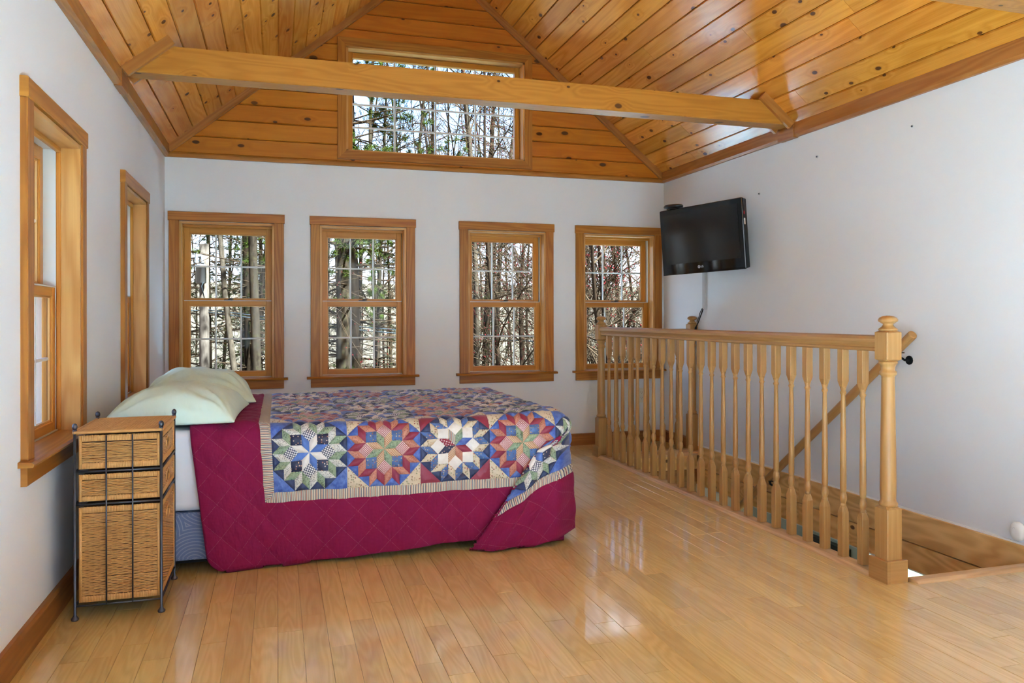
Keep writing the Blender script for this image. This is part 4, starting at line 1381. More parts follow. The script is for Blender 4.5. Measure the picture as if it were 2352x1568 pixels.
def basket(name, z0, z1, handle=True):
    bx0, bx1, by0, by1 = HX0 + .010, HX1 - .004, HY0 + .008, HY1 - .008
    core = MB().box(bx0 + .005, bx1 - .005, by0 + .005, by1 - .005, z0 + .002, z1 - .006)
    part = core.xform(OH).build(name, 'wicker_dark', ham)
    band = min(.021, (z1 - z0) * .2)
    def side(o, ux, nrm, w, hole_=None):
        mb = MB()
        weave(mb, Vector(o) + Vector((0, 0, z0 + band)), ux, (0, 0, 1), nrm, w, z1 - z0 - 2 * band, hole_=hole_, seed=int(z0 * 1000))
        mb.xform(OH).build('woven_side', 'wicker', part)
        mb = MB()
        wraps(mb, Vector(o) + Vector((0, 0, z0)) + Vector(nrm) * .002, ux, (0, 0, 1), nrm, w, band)
        mb.xform(OH).build('wrapped_band', 'wicker', part)
        mb = MB()
        wraps(mb, Vector(o) + Vector((0, 0, z1 - band)) + Vector(nrm) * .002, ux, (0, 0, 1), nrm, w, band)
        mb.xform(OH).build('wrapped_band', 'wicker', part)
        # end wraps
        for s0 in (0, w - .010):
            mb = MB()
            mb.tube([Vector(o) + Vector(ux) * (s0 + .005) + Vector(nrm) * .001 + Vector((0, 0, z0 + .003)), Vector(o) + Vector(ux) * (s0 + .005) + Vector(nrm) * .001 + Vector((0, 0, z1 - .003))], .0052, 8)
            mb.xform(OH).build('corner_wrap', 'wicker', part)
    w, d = bx1 - bx0, by1 - by0
    hz = z1 - band - .034 if z1 - z0 > .2 else (z1 - z0) / 2
    side((bx0, by0, 0), (1, 0, 0), (0, -1, 0), w)
    hh = (d / 2, (z0 + z1) / 2 - z0 - band if z1 - z0 < .2 else z1 - z0 - 2 * band - .045, .036, .021) if handle else None
    side((bx1, by0, 0), (0, 1, 0), (1, 0, 0), d, hh)
    if handle:
        yc, zc_ = by0 + d / 2, z0 + band + hh[1]
        MB().tube([(bx1 + .002, yc + .037 * math.cos(a), zc_ + .022 * math.sin(a)) for a in np.linspace(0, 2 * math.pi, 25)], .0042, 8).xform(OH).build('grip_ring', 'wicker', part)
basket('upper_basket', .4955, .608)
basket('middle_basket', .388, .478)
basket('lower_basket', .054, .370)
# woven lid
lid = MB()
lx0, lx1, ly0, ly1, lz = HX0 - .002, HX1 + .002, HY0 - .002, HY1 + .002, .620
weave(lid, (lx0 + .006, ly0 + .006, lz), (1, 0, 0), (0, 1, 0), (0, 0, 1), lx1 - lx0 - .012, ly1 - ly0 - .012, pitch=.0076, stake=.0095, r=.0025)
lidp = lid.xform(OH).build('woven_lid', 'wicker', ham)
MB().box(lx0 + .006, lx1 - .006, ly0 + .006, ly1 - .006, lz - .007, lz - .0035).xform(OH).build('lid_core', 'wicker_dark', lidp)
rimm = MB()
for a, b in (((lx0, ly0), (lx1, ly0)), ((lx1, ly0), (lx1, ly1)), ((lx1, ly1), (lx0, ly1)), ((lx0, ly1), (lx0, ly0))):
    d = Vector((b[0] - a[0], b[1] - a[1], 0)); L = d.length; d.normalize()
    m = int(L / .0042)
    pts, rr = [], []
    for i in range(2 * m + 1):
        p = Vector((a[0], a[1], lz - .001)) + d * (L * i / (2 * m))
        pts.append(p); rr.append(.0062 if i % 2 else .0050)
    rimm.tube(pts, rr, 8)
rimm.xform(OH).build('lid_rim', 'wicker', lidp)

# ------------------------------------------------------------------ television on its wall mount
TVW, TVH = .710, .454
tv = empty('wall_television', (2.72, 4.634, 1.521 - TVH / 2), label='black flat-screen television tilted on a wall mount above the stairwell', cat='television')
tv.rotation_euler = Matrix.Rotation(-1.243, 3, 'Z').to_euler()
tilt = Matrix.Translation((0, 0, TVH / 2)) @ Matrix.Rotation(.071, 4, 'X') @ Matrix.Rotation(-.02, 4, 'Y')
def tvp(name, mb, mat, par=tv):
    return mb.xform(tilt).build(name, mat, par)
hw, hh_ = TVW / 2, TVH / 2
def rrect(w, h, r, n=5):
    pts = []
    for cx, cz, a0 in ((w - r, h - r, 0), (-w + r, h - r, 90), (-w + r, -h + r, 180), (w - r, -h + r, 270)):
        for k in range(n):
            a = R(a0 + 90 * k / (n - 1)); pts.append((cx + r * math.cos(a), cz + r * math.sin(a)))
    return pts
def tv_ring(w, h, r, y): return [(p, y, q) for p, q in rrect(w, h, r)]
tvp('body', MB().loft([tv_ring(hw * .72, hh_ * .72, .02, .085), tv_ring(hw * .80, hh_ * .82, .02, .070), tv_ring(hw - .006, hh_ - .006, .008, .048), tv_ring(hw - .002, hh_ - .002, .008, .012)], smooth=False), 'black')
bz = MB()
SX, SZ0, SZ1 = hw - .036, -hh_ + .072, hh_ - .034
bz.loft([tv_ring(hw, hh_, .008, .012), tv_ring(hw, hh_, .008, .002), tv_ring(hw - .004, hh_ - .004, .006, -.002)], smooth=False)
tvp('bezel', bz, 'gloss_black')
tvp('screen', MB().box(-SX, SX, -.0032, -.0015, SZ0, SZ1), 'screen')
tvp('speaker_strip', MB().box(-hw + .006, hw - .006, -.006, .004, -hh_ - .002, -hh_ + .010, ch=.002), 'gloss_black')
lg = MB().xform(tilt)
ring = MB().tube([(-.024 + .0085 * math.cos(a), -.0035, -hh_ + .040 + .0085 * math.sin(a)) for a in np.linspace(0, 2 * math.pi, 21)], .0016, 6)
ring.box(-.0255, -.0235, -.0042, -.0030, -hh_ + .036, -hh_ + .045).box(-.0255, -.0205, -.0042, -.0030, -hh_ + .0355, -hh_ + .0370)
lo = tvp('logo_emblem', ring, 'silver')
fc = bpy.data.curves.new('logo_lettering', 'FONT')
fc.body = 'LG'; fc.size = .020; fc.extrude = .0004; fc.align_y = 'CENTER'
fc.materials.append(M['silver'])
tmp = bpy.data.objects.new('lettering_curve', fc); col.objects.link(tmp)
bpy.context.view_layer.update()
fme = bpy.data.meshes.new_from_object(tmp.evaluated_get(bpy.context.evaluated_depsgraph_get()))
bpy.data.objects.remove(tmp)
fo = bpy.data.objects.new('logo_lettering', fme); col.objects.link(fo); fo.parent = tv
fo.matrix_local = tilt @ Matrix.Translation((-.010, -.0036, -hh_ + .040)) @ Matrix.Rotation(math.pi / 2, 4, 'X')
tvp('side_label', MB().box(hw - .0005, hw + .0006, .010, .022, .055, .095), 'silver')
tvp('side_sticker', MB().box(hw - .0005, hw + .0006, .010, .020, .120, .140), 'red')
tvp('mount_plate', MB().box(-.10, .10, .085, .097, -.10, .10, ch=.003), 'black_matte')
# folding arm back to the wall
inv = (Matrix.Translation(tv.location) @ Matrix.Rotation(-1.243, 4, 'Z')).inverted()
pA = Vector((0, .10, TVH / 2)); pC = inv @ Vector((XR - .012, 4.90, 1.500)); pB = inv @ Vector((2.90, 4.70, 1.500))
MB().tube([pA, pB, pC], .014, 10).build('mount_arm', 'black_matte', tv)
wp = inv @ Vector((XR - .006, 4.90, 1.50))
MB().box(-.012, 0.0, -.06, .06, -.11, .11).xform(inv @ Matrix.Translation((XR, 4.90, 1.50))).build('wall_plate', 'black_matte', tv)
# puck-shaped receiver sitting on the television
tvm = Matrix.Translation(tv.location) @ Matrix.Rotation(-1.243, 4, 'Z') @ tilt
pk = tvm @ Vector((-hw + .105, .030, hh_ + .002))
pb = empty('receiver_puck', pk, label='small black rounded receiver box on top of the television', cat='receiver')
pb.rotation_euler = (0, 0, -1.243)
def oval(w, d, z): return [(w * math.cos(a), d * math.sin(a), z) for a in np.linspace(0, 2 * math.pi, 24, endpoint=False)]
MB().loft([oval(.050, .036, .0), oval(.054, .040, .006), oval(.075, .052, .010), oval(.078, .055, .020), oval(.070, .048, .030), oval(.045, .03, .033)]).build('housing', 'black', pb)
MB().loft([oval(.03, .02, -.003), oval(.034, .024, .001)]).build('foot', 'black_matte', pb)

# ------------------------------------------------------------------ wall fittings
cc = empty('cable_channel', (XR, 5.013, 1.05), label='grey cable cover strip on the wall below the television', cat='cable cover')
MB().prism([(-.0, -.022), (-.012, -.018), (-.014, -.012), (-.014, .012), (-.012, .018), (0, .022)], 2, .0, .40).build('cover_strip', 'grey_channel', cc)
cab = MB().tube([(XR - .010, 5.02, 1.06), (XR - .016, 5.035, 1.02), (XR - .022, 5.06, .97), (XR - .03, 5.075, .935), (XR - .034, 5.082, .92)], .004, 6)
tag(cab.tube([(XR - .034, 5.082, .922), (XR - .036, 5.086, .900)], .008, 8).build('power_cable', 'black_matte'), 'thin black cable hanging from the cable cover with a plug end', 'cable')
cab = MB().tube([(XR - .008, 5.035, 1.06), (XR - .012, 5.06, 1.03), (XR - .016, 5.075, .99), (XR - .02, 5.09, .96)], .0025, 6)
tag(cab.build('signal_cable', 'black_matte'), 'thinner black wire beside the plug-ended cable', 'cable')
def outlet(loc, rz, label, mat='ivory'):
    r_ = empty('wall_outlet', loc, rz, label=label, cat='outlet')
    MB().loft([[(p, 0, q) for p, q in rrect(.035, .057, .004)], [(p, -.004, q) for p, q in rrect(.035, .057, .004)], [(p, -.006, q) for p, q in rrect(.032, .054, .004)]], smooth=False).build('plate', mat, r_)
    for z in (-.021, .021):
        s = MB().loft([[(p, -.005, q + z) for p, q in rrect(.0165, .014, .007)], [(p, -.0075, q + z) for p, q in rrect(.016, .0135, .007)]], smooth=False).build('socket', mat, r_)
        MB().box(-.007, -.005, -.0082, -.007, z - .001, z + .008).box(.005, .007, -.0082, -.007, z - .001, z + .007).box(-.002, .002, -.0082, -.007, z - .010, z - .006).build('slot', 'black_matte', s)
    return r_
outlet((2.778, YB, .372), 0, 'ivory double socket on the wall under the window by the railing')
outlet((XR, 5.20, .30), R(-90), 'double socket on the television wall behind the far railing')
ad = empty('plug_adapter', (XR, 5.16, .095), label='white plug-in adapter box low on the wall behind the far railing', cat='adapter')
MB().box(-.045, -.002, -.035, .035, .0, .088, grain=2, ch=.006).build('housing', 'white_plastic', ad)
MB().box(-.047, -.044, -.004, .004, .01, .075).build('seam', 'grey_channel', ad)
MB().box(-.035, -.004, -.012, .012, .088, .15, grain=2, ch=.003).build('black_plug', 'black_matte', ad)
al = empty('plug_in_sensor', (XR, 2.505, .058), label='white oval plug-in device on the television wall near the stair top', cat='sensor')
def ov2(w, h, x): return [(x, -w * math.cos(a), .04 + h * math.sin(a)) for a in np.linspace(0, 2 * math.pi, 24, endpoint=False)]
MB().loft([ov2(.026, .034, 0), ov2(.032, .040, -.008), ov2(.032, .040, -.022), ov2(.026, .034, -.030), ov2(.010, .014, -.032)][::-1]).build('housing', 'white_plastic', al)
MB().tube([(-.0315, -.005 * math.cos(a) + .004, .052 + .005 * math.sin(a)) for a in np.linspace(-.6, 3.7, 12)], .0006, 5).box(-.0318, -.031, -.004, .010, .040, .0412).build('print_mark', 'grey_channel', al)
for i, (y, z, lb) in enumerate(((4.342, 1.789, 'small grey wall anchor just above the television corner'), (3.78, 1.917, 'small wall anchor under the beam end on the television wall'), (3.078, 1.928, 'small wall anchor high on the bare part of the television wall'))):
    a = empty('wall_anchor', (XR, y, z), label=lb, cat='anchor')
    MB().lathe([(.0075, 0), (.0085, .0015), (.006, .003)], seg=10).xform(Matrix.Rotation(R(-90), 4, 'Y')).build('collar', 'grey_channel', a)
    MB().lathe([(.003, .002), (.003, .006), (.0055, .007), (.004, .009)], seg=8).xform(Matrix.Rotation(R(-90), 4, 'Y')).build('screw', 'metal_dark', a)
lt = empty('lower_panel', (3.742, 4.62, -1.15), label='black panel on the floor below, glimpsed between two balusters', cat='panel')
MB().box(-.05, 0, -.22, .22, 0, .56, grain=2, ch=.008).build('panel_body', 'black', lt)
MB().box(-.053, -.049, -.20, .20, .03, .53).build('panel_glass', 'gloss_black', lt)

# added pale rug behind the camera, bounces sunlight into the room
M['reflector'] = plain('reflector_pale', (.80, .80, .80), .9, var=.03, scale=30, bump=.3)
rg = empty('floor_reflector', (1.13, -.85, 0), label='added unseen rug in front of the patio doors behind the camera', cat='reflector')
MB().prism([(-1.65, 0), (.80, 0), (.80, .010), (.795, .014), (-1.645, .014), (-1.65, .010)], 1, -1.38, 2.18).build('reflector_pad', 'reflector', rg)
for y in (-1.40, 2.18):
    MB().box(-1.65, .80, y, y + .02, 0, .010, ch=.003).build('reflector_edge', 'reflector', rg)
# ------------------------------------------------------------------ outdoors
GZ = -3.2
def bark(name, a, b, lichen=None, amt=0.0):
    t = NT(name)
    o = t.n('TexCoord').outputs['Object']
    n = t.n('TexNoise', {'Vector': t.vmul(o, (1, 1, .25)), 'Scale': 22.0, 'Detail': 7.0, 'Roughness': .75}).outputs['Fac']
    c = t.mix(t.step(n, .35, .65), a, b)
    if amt:
        l = t.n('TexNoise', {'Vector': o, 'Scale': 9.0, 'Detail': 6.0, 'Roughness': .65}).outputs['Fac']
        c = t.mix(t.math('MULTIPLY', t.step(l, .62 - amt, .70 - amt), .55), c, lichen)
    return t.fin(c, .95, Specular_IOR_Level=0.0)
M['bark_dark'] = bark('bark_dark', (0.00354, 0.00182, 0.00098), (0.00861, 0.00451, 0.00246), (0.01518, 0.01062, 0.00449), .02)
M['bark_grey'] = bark('bark_grey', (0.00861, 0.00500, 0.00303), (0.01923, 0.01125, 0.00676), (0.02430, 0.01690, 0.00737), .08)
M['bark_pale'] = bark('bark_pale', (0.01518, 0.00907, 0.00553), (0.03445, 0.02065, 0.01270), (0.01015, 0.00563, 0.00327), .04)
M['bark_red'] = bark('bark_maple', (0.00861, 0.00407, 0.00226), (0.01923, 0.00970, 0.00553))
M['twig'] = bark('twig_brown', (0.01131, 0.00568, 0.00297), (0.02463, 0.01266, 0.00683))
M['twig_pale'] = bark('twig_pale', (0.01583, 0.00796, 0.00416), (0.03448, 0.01772, 0.00956))
M['bud'] = plain('red_buds', (0.045, 0.0040, 0.0038), .7, var=.3, scale=3.0, spec=0.0)
M['needle'] = plain('pine_needles', (0.0165, 0.0185, 0.0028), .7, var=.45, scale=2.0, spec=0.0)
M['needle_dark'] = plain('spruce_needles', (0.0065, 0.0072, 0.0019), .75, var=.4, scale=2.0, spec=0.0)
M['litter'] = plain('leaf_litter', (0.042, 0.0275, 0.018), .95, var=.35, scale=.8, spec=0.0)
M['lawn'] = plain('lawn', (0.075, 0.085, 0.045), .95, var=.2, scale=2.0, spec=0.0)
M['pole_wood'] = bark('pole_wood', (0.03616, 0.02199, 0.01495), (0.05911, 0.03737, 0.02574))
M['pole_grey'] = plain('transformer_grey', (0.05421, 0.03956, 0.03319), .5)

def tubes(segs, sides=4):
    """segs: (p0, p1, r0, r1) rows -> vertices and quads of open frusta"""
    S = np.array([(*a, *b, c, d) for a, b, c, d in segs], float)
    p0, p1, r0, r1 = S[:, :3], S[:, 3:6], S[:, 6], S[:, 7]
    d = p1 - p0
    d /= np.maximum(np.linalg.norm(d, axis=1, keepdims=True), 1e-9)
    up = np.where(np.abs(d[:, 2:3]) > .9, np.array([[1., 0, 0]]), np.array([[0., 0, 1]]))
    a = np.cross(d, up); a /= np.linalg.norm(a, axis=1, keepdims=True)
    b = np.cross(d, a)
    ang = np.arange(sides) * 2 * np.pi / sides
    off = a[:, None, :] * np.cos(ang)[None, :, None] + b[:, None, :] * np.sin(ang)[None, :, None]
    V = np.concatenate([p0[:, None] + off * r0[:, None, None], p1[:, None] + off * r1[:, None, None]], 1)
    n = len(S)
    base = (np.arange(n) * 2 * sides)[:, None, None]
    k = np.arange(sides); k2 = (k + 1) % sides
    q = np.stack([k, k2, k2 + sides, k + sides], -1)[None]
    return V.reshape(-1, 3), (base + q).reshape(-1, 4)
def rot_about(v, ax, an):
    return Matrix.Rotation(an, 3, ax) @ v
def rand_perp(rng, d):
    a = Vector((rng.gauss(0, 1), rng.gauss(0, 1), rng.gauss(0, 1)))
    a = a - d * a.dot(d)
    return a.normalized() if a.length > 1e-6 else Vector((1, 0, 0))
def limb(rng, p, d, L, r, lvl, out, tips, nseg, wob, up, taper=.35):
    pts = [p.copy()]
    for i in range(nseg):
        d = (d + rand_perp(rng, d) * wob + Vector((0, 0, up))).normalized()
        q = p + d * (L / nseg)
        f0, f1 = 1 - (1 - taper) * i / nseg, 1 - (1 - taper) * (i + 1) / nseg
        out[lvl].append((tuple(p), tuple(q), r * f0, r * f1))
        p = q
        pts.append(p.copy())
    tips.append((p.copy(), d.copy(), lvl))
    return pts, d
def bare_tree(seed, height, r, spread, n1, n2, n3, forks=1, up=.03, start=.3, minr=.004):
    rng = random.Random(seed)
    out = {0: [], 1: [], 2: [], 3: []}; tips = []
    stems = []
    for f in range(forks):
        d = Vector((rng.uniform(-1, 1) * (.0 if forks == 1 else .35), rng.uniform(-1, 1) * (.0 if forks == 1 else .35), 1)).normalized()
        pts, _ = limb(rng, Vector((rng.uniform(-.15, .15) * (forks > 1), rng.uniform(-.15, .15) * (forks > 1), -.3)), d, height * rng.uniform(.85, 1.05), r, 0, out, tips, 10, .05, .02, .25)
        stems.append(pts)
    for pts in stems:
        for i in range(n1):
            f = start + (1 - start) * (i + rng.random()) / n1
            k = min(int(f * 10), 9)
            p = pts[k].lerp(pts[k + 1], f * 10 - k)
            d = (rand_perp(rng, Vector((0, 0, 1))) + Vector((0, 0, rng.uniform(.2, .9)))).normalized()
            L = height * spread * (1.15 - f * .75) * rng.uniform(.7, 1.2)
            q1, _ = limb(rng, p, d, L, max(r * .42 * (1.15 - f), minr * 3), 1, out, tips, 6, .13, up, .3)
            for j in range(n2):
                g = rng.uniform(.2, 1)
                kk = min(int(g * 6), 5)
                p2 = q1[kk].lerp(q1[kk + 1], g * 6 - kk)
                d2 = (d + rand_perp(rng, d) * rng.uniform(.5, 1.1) + Vector((0, 0, .15))).normalized()
                q2, _ = limb(rng, p2, d2, L * rng.uniform(.3, .55), max(r * .12, minr * 1.7), 2, out, tips, 4, .16, up, .35)
                for m in range(n3):
                    h = rng.uniform(.15, 1)
                    k3 = min(int(h * 4), 3)
                    p3 = q2[k3].lerp(q2[k3 + 1], h * 4 - k3)
                    d3 = (d2 + rand_perp(rng, d2) * rng.uniform(.4, .9)).normalized()
                    limb(rng, p3, d3, L * rng.uniform(.14, .28), minr, 3, out, tips, 2, .12, up, .5)
    return out, tips
def conifer(seed, height, r, whorl, blen, droop, twigs, clear=.15):
    """straight stem with tiers of side branches"""
    rng = random.Random(seed)
    out = {0: [], 1: [], 2: [], 3: []}; tips = []; spray = []
    pts, _ = limb(rng, Vector((0, 0, -.3)), Vector((0, 0, 1)), height, r, 0, out, tips, 12, .012, .0, .18)
    n = int((1 - clear) * height / whorl)
    for i in range(n):
        f = clear + (1 - clear) * i / n
        k = min(int(f * 12), 11)
        p = pts[k].lerp(pts[k + 1], f * 12 - k)
        for b in range(rng.randint(3, 5)):
            d = (rand_perp(rng, Vector((0, 0, 1))) + Vector((0, 0, rng.uniform(-.15, .25)))).normalized()
            L = blen * (1.1 - .8 * f) * rng.uniform(.55, 1.15)
            q, _ = limb(rng, p, d, L, .022 * (1.2 - f) + .006, 1, out, tips, 5, .10, droop, .35)
            for t in range(twigs):
                g = rng.uniform(.2, 1); kk = min(int(g * 5), 4)
                p2 = q[kk].lerp(q[kk + 1], g * 5 - kk)
                d2 = (d + rand_perp(rng, d) * .9).normalized()
                q2, dd = limb(rng, p2, d2, L * rng.uniform(.18, .38), .006, 2, out, tips, 2, .2, -.02, .5)
                spray.append((q2[1], dd)); spray.append((q2[2], dd))
    return out, spray
def needles(rng, sprays, per, size, curl=.8):
    V, F = [], []
    for p, d in sprays:
        for i in range(per):
            a = (d * .35 + rand_perp(rng, d) * curl).normalized()
            s = rand_perp(rng, a)
            L = size * rng.uniform(.6, 1.15)
            o = p + rand_perp(rng, d) * size * .25 * rng.random() + d * size * rng.uniform(-.5, .6)
            w = size * .050
            b = len(V)
            V += [tuple(o - s * w), tuple(o + s * w), tuple(o + a * L)]
            F.append((b, b + 1, b + 2))
    return np.array(V), np.array(F)
def buds(rng, tips, n, size):
    V, F = [], []
    o6 = [(1, 0, 0), (0, 1, 0), (-1, 0, 0), (0, -1, 0), (0, 0, 1.5), (0, 0, -1.2)]
    f8 = [(0, 1, 4), (1, 2, 4), (2, 3, 4), (3, 0, 4), (1, 0, 5), (2, 1, 5), (3, 2, 5), (0, 3, 5)]
    pick = [t for t in tips if t[2] >= 2]
    rng.shuffle(pick)
    for p, d, l in pick[:n]:
        s = size * rng.uniform(.6, 1.4)
        b = len(V)
        V += [(p.x + x * s, p.y + y * s, p.z + z * s) for x, y, z in o6]
        F += [(b + i, b + j, b + k) for i, j, k in f8]
    return np.array(V), np.array(F)
class Kind:
    """one kind of tree: its part meshes, made once and shared by every tree of that kind"""
    def __init__(s, name, parts):
        s.name, s.parts = name, parts
def mk_parts(out, trunk_mat, twig_mat, extra=None, sides=(9, 5, 3, 3)):
    parts = []
    holder = []
    V, F = tubes(out[0], sides[0])
    o = np_mesh('trunk', V, F, trunk_mat, smooth=True); holder.append(o)
    Vb, Fb = tubes(out[1], sides[1]) if out[1] else (np.zeros((0, 3)), np.zeros((0, 4), int))
    small = out[2] + out[3]
    if small:
        Vs, Fs = tubes(small, sides[2])
        Fb = np.concatenate([Fb, Fs + len(Vb)]); Vb = np.concatenate([Vb, Vs])
    if len(Vb):
        o = np_mesh('branches', Vb, Fb, twig_mat, smooth=True); o['kind'] = 'stuff'; holder.append(o)
    if extra:
        nm, V, F, mt = extra
        o = np_mesh(nm, V, F, mt); o['kind'] = 'stuff'; holder.append(o)
    return holder
TREES = {}
def kind_maple(seed, h, forks):
    out, tips = bare_tree(seed, h, .060, .34, 16, 9, 7, forks=forks, up=.05, start=.10, minr=.0042)
    V, F = buds(random.Random(seed), tips, 3600, .0095)
    return mk_parts(out, 'bark_red', 'twig_pale', ('buds', V, F, 'bud'))
def kind_hard(seed, h, r, mat, n=(15, 6, 4)):
    out, tips = bare_tree(seed, h, r, .26, *n, up=.05, start=.30, minr=.006)
    return mk_parts(out, mat, 'twig')
def kind_spruce(seed, h, r, mat, green=.25, nmat='needle_dark'):
    out, spray = conifer(seed, h, r, .42, 2.0, -.03, 6, .08)
    rng = random.Random(seed)
    rng.shuffle(spray)
    V, F = needles(rng, spray[:int(len(spray) * green)], 34, .085)
    return mk_parts(out, mat, 'twig', ('needles', V, F, nmat))
def kind_pine(seed, h, r):
    out, spray = conifer(seed, h, r, .62, 3.6, .025, 9, .31)
    rng = random.Random(seed)
    V, F = needles(rng, spray, 80, .12, .9)
    return mk_parts(out, 'bark_grey', 'twig', ('needles', V, F, 'needle'))
def kind_thin(seed, h, r, mat):
    out, tips = bare_tree(seed, h, r, .15, 15, 6, 3, up=.06, start=.12, minr=.0075)
    return mk_parts(out, mat, 'twig', sides=(6, 3, 3, 3))
TREES['maple1'] = kind_maple(101, 8.5, 3)
TREES['maple2'] = kind_maple(102, 9.5, 2)
TREES['maple3'] = kind_maple(103, 7.5, 4)
TREES['hard1'] = kind_hard(201, 17, .10, 'bark_pale')
TREES['hard2'] = kind_hard(202, 15, .085, 'bark_grey')
TREES['spruce1'] = kind_spruce(301, 18, .17, 'bark_dark', .30)
TREES['spruce2'] = kind_spruce(302, 17, .11, 'bark_grey', .16)
TREES['spruce3'] = kind_spruce(303, 14, .10, 'bark_dark', .75)
TREES['pine'] = kind_pine(401, 17, .20)
def kind_bole(seed, h, r, mat):
    out, tips = bare_tree(seed, h, r, .16, 12, 5, 3, up=.05, start=.48, minr=.006)
    return mk_parts(out, mat, 'twig')
TREES['bole1'] = kind_bole(601, 18, .10, 'bark_grey')
TREES['bole2'] = kind_bole(602, 17, .075, 'bark_pale')
TREES['thin1'] = kind_thin(501, 15, .065, 'bark_dark')
TREES['thin2'] = kind_thin(502, 14, .05, 'bark_grey')
TREES['thin3'] = kind_thin(503, 16, .075, 'bark_dark')
used_proto = set()
def plant(kind, x, y, rz, sc, name, label, group=None, z=None):
    r_ = empty(name, (x, y, GZ if z is None else z), rz, label=label, cat='tree', group=group)
    r_.scale = (sc, sc, sc)
    for p in TREES[kind]:
        if kind not in used_proto:
            p.parent = r_
        else:
            c = p.copy(); col.objects.link(c); c.parent = r_
    used_proto.add(kind)
    return r_
# nearer trees, one by one
plant('bole2', -.72, 18.0, .4, 1.0, 'lichen_tree', 'pale lichen-covered trunk just beside the utility pole')
plant('bole1', -.30, 15.2, 1.1, 1.0, 'lichen_tree', 'thick lichen-spotted grey trunk at the edge of the pole window')
plant('spruce3', -2.05, 26.5, 2.0, 1.0, 'spruce_tree', 'dark green spruce behind the utility pole')
plant('spruce3', -3.15, 25.0, 3.7, 1.1, 'spruce_tree', 'green spruce outside the outermost pane of the pole window')
plant('spruce1', -.85, 27.0, .9, .9, 'spruce_tree', 'dark trunk between the pole and the thick lichen trunk')
plant('spruce3', -.62, 30.0, 5.0, .95, 'spruce_tree', 'low green spruce between the two lichen trunks')
plant('spruce3', -1.25, 31.5, 1.2, 1.1, 'spruce_tree', 'distant dark spruce seen behind the pale lichen trunk')
plant('spruce3', .05, 33.0, 2.9, 1.1, 'spruce_tree', 'distant dark spruce seen behind the thick lichen trunk')
plant('spruce3', 5.2, 34.0, 4.1, 1.0, 'spruce_tree', 'distant dark spruce at the far side of the middle window')
plant('spruce1', 1.78, 18.6, 2.2, 1.0, 'spruce_tree', 'thick dark trunk outside the window over the middle of the bed')
plant('spruce2', 2.70, 22.0, 3.1, .75, 'spruce_tree', 'slimmer trunk beside the thick dark trunk')
plant('spruce2', 3.90, 28.0, .7, .7, 'spruce_tree', 'slim grey trunk at the far edge of the middle window')
plant('spruce2', 2.00, 27.0, .2, .8, 'spruce_tree', 'grey trunk half hidden behind the thick dark trunk')
plant('bole2', 4.35, 17.0, 1.4, 1.0, 'hardwood_tree', 'grey trunk at the edge of the window with red buds')
plant('spruce1', 5.05, 19.3, 4.2, .72, 'spruce_tree', 'dark trunk close beside the grey trunk among red buds')
plant('maple1', 4.15, 13.4, .3, 1.0, 'maple_tree', 'red-budded maple filling the third window')
plant('maple2', 5.70, 15.0, 2.3, 1.0, 'maple_tree', 'red-budded maple between the third and fourth windows')
plant('maple3', 5.55, 12.4, 4.0, 1.05, 'maple_tree', 'red-budded maple with pale limbs filling the window behind the railing')
plant('maple1', 6.95, 14.4, 5.1, 1.0, 'maple_tree', 'red-budded maple near the television edge of the last window')
plant('hard2', 6.6, 20.0, .8, 1.0, 'hardwood_tree', 'bare hardwood behind the maples in the last window')
plant('pine', 1.45, 18.5, 1.9, 1.05, 'pine_tree', 'green pine with long boughs in the high gable window')
plant('hard1', 5.35, 22.0, 2.6, 1.05, 'birch_tree', 'pale birch stem in the last panes of the high gable window')
plant('hard1', 5.95, 21.0, 4.4, .95, 'birch_tree', 'second pale birch close by the first in the high window')
plant('hard2', 2.95, 24.0, 5.2, 1.15, 'hardwood_tree', 'bare branching tree in the middle panes of the high window')
plant('hard2', 4.30, 25.0, 3.3, 1.1, 'hardwood_tree', 'bare branching tree between pine and birches in the high window')
rng = random.Random(9)
for i in range(125):
    y = rng.uniform(27, 66)
    x = y * rng.uniform(-.16, .62)
    plant(rng.choice(['thin1', 'thin2', 'thin3']), x, y, rng.uniform(0, 6.28), rng.uniform(.8, 1.25), 'distant_tree', 'slender bare tree deep in the woods beyond the near trees', 'distant bare trees in the woods', z=GZ + max(0, (y - 34) * .10))

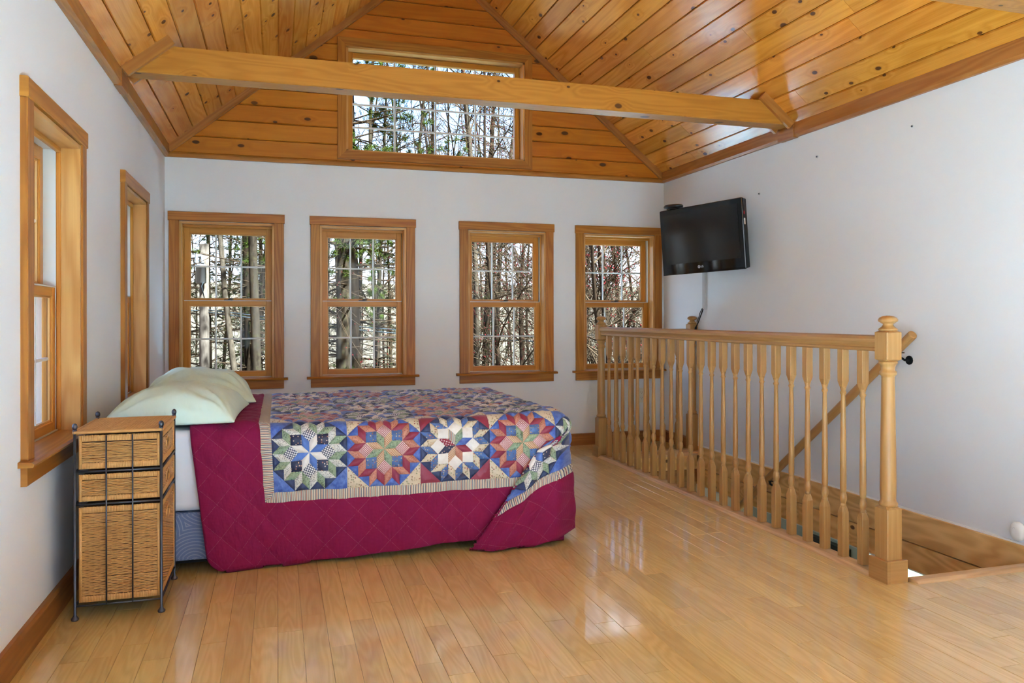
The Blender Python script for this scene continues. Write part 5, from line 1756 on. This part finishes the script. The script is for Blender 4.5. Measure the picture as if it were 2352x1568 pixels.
# utility pole with transformer
up = empty('utility_pole', (-1.68, 20.0, GZ), label='weathered utility pole with a grey transformer seen through the first window', cat='utility pole')
up.scale = (.92, .92, .92)
MB().lathe([(.14, 0), (.115, 6.45), (.10, 6.47)], seg=12).build('pole', 'pole_wood', up)
MB().lathe([(.09, 5.42), (.13, 5.44), (.13, 5.86), (.14, 5.865), (.14, 5.89), (.10, 5.93)], (-.06, -.25), 16).build('transformer', 'pole_grey', up)
MB().lathe([(.04, 5.92), (.055, 5.97), (.035, 6.00), (.055, 6.05), (.03, 6.10), (.045, 6.15), (.015, 6.22)], (-.16, -.30), 10).lathe([(.04, 5.92), (.05, 5.97), (.035, 6.02), (.045, 6.08), (.015, 6.16)], (-.02, -.32), 10).build('bushing', 'pole_grey', up)
MB().tube([(0, -.05, 6.18), (-.25, -.1, 6.12), (-.70, -.15, 6.02)], [.05, .055, .045], 8).build('arrester', 'pole_grey', up)
MB().tube([(-.16, -.30, 6.1), (-.05, -.2, 5.9), (.05, -.25, 5.6), (-.03, -.42, 5.35), (.02, -.16, 5.0)], .014, 5).build('lead_wire', 'black_matte', up)
for i, (za, zb, lb) in enumerate(((1.18, .50, 'upper black power line running from the utility pole past the middle window'), (1.12, .40, 'lower black power line running from the utility pole past the middle window'))):
    pts = [(-1.68 + 8.0 * t, 20.0 - 3.5 * t, za + (zb - za) * t - .12 * math.sin(math.pi * t)) for t in np.linspace(0, 1, 14)]
    tag(MB().tube(pts, .013, 5).build('power_line', 'black_matte'), lb, 'cable', 'power lines in the woods')
pts = [(-11 + 9.3 * t, 21.5 - 1.5 * t, 1.75 - .60 * t - .2 * math.sin(math.pi * t)) for t in np.linspace(0, 1, 10)]
tag(MB().tube(pts, .013, 5).build('power_line', 'black_matte'), 'black power line arriving at the utility pole from the corner of the house', 'cable', 'power lines in the woods')

# ground, rising woodland floor and lawn
gx, gy = np.meshgrid(np.linspace(-80, 110, 60), np.linspace(-40, 130, 60), indexing='ij')
gz = GZ + np.maximum(0, gy - 34) * .10 + .10 * np.sin(gx * .7) * np.cos(gy * .5)
ii = np.arange(3600).reshape(60, 60)
tag(np_mesh('ground', np.stack([gx, gy, gz], -1).reshape(-1, 3), np.stack([ii[:-1, :-1], ii[1:, :-1], ii[1:, 1:], ii[:-1, 1:]], -1).reshape(-1, 4), 'litter'), 'leaf-covered woodland ground rising behind the trees', 'ground', kind='structure')
tag(MB().box(3.95, 30, -8, 22, GZ - .1, GZ + .16).build('lawn', 'lawn'), 'green lawn seen through the window of the floor below', 'lawn', kind='structure')
# outside walls of the storey below
tag(MB().box(XL - WALL_T, XR + .9, YB + .02, YB + WALL_T, GZ, -.3).box(XL - WALL_T, XL, YF - WALL_T, YB + WALL_T, GZ, -.3).box(XL - WALL_T, XR + .9, YF - WALL_T, YF, GZ, -.3).build('wall_outside', 'siding'), 'outside wall of the storey below', 'wall', kind='structure')
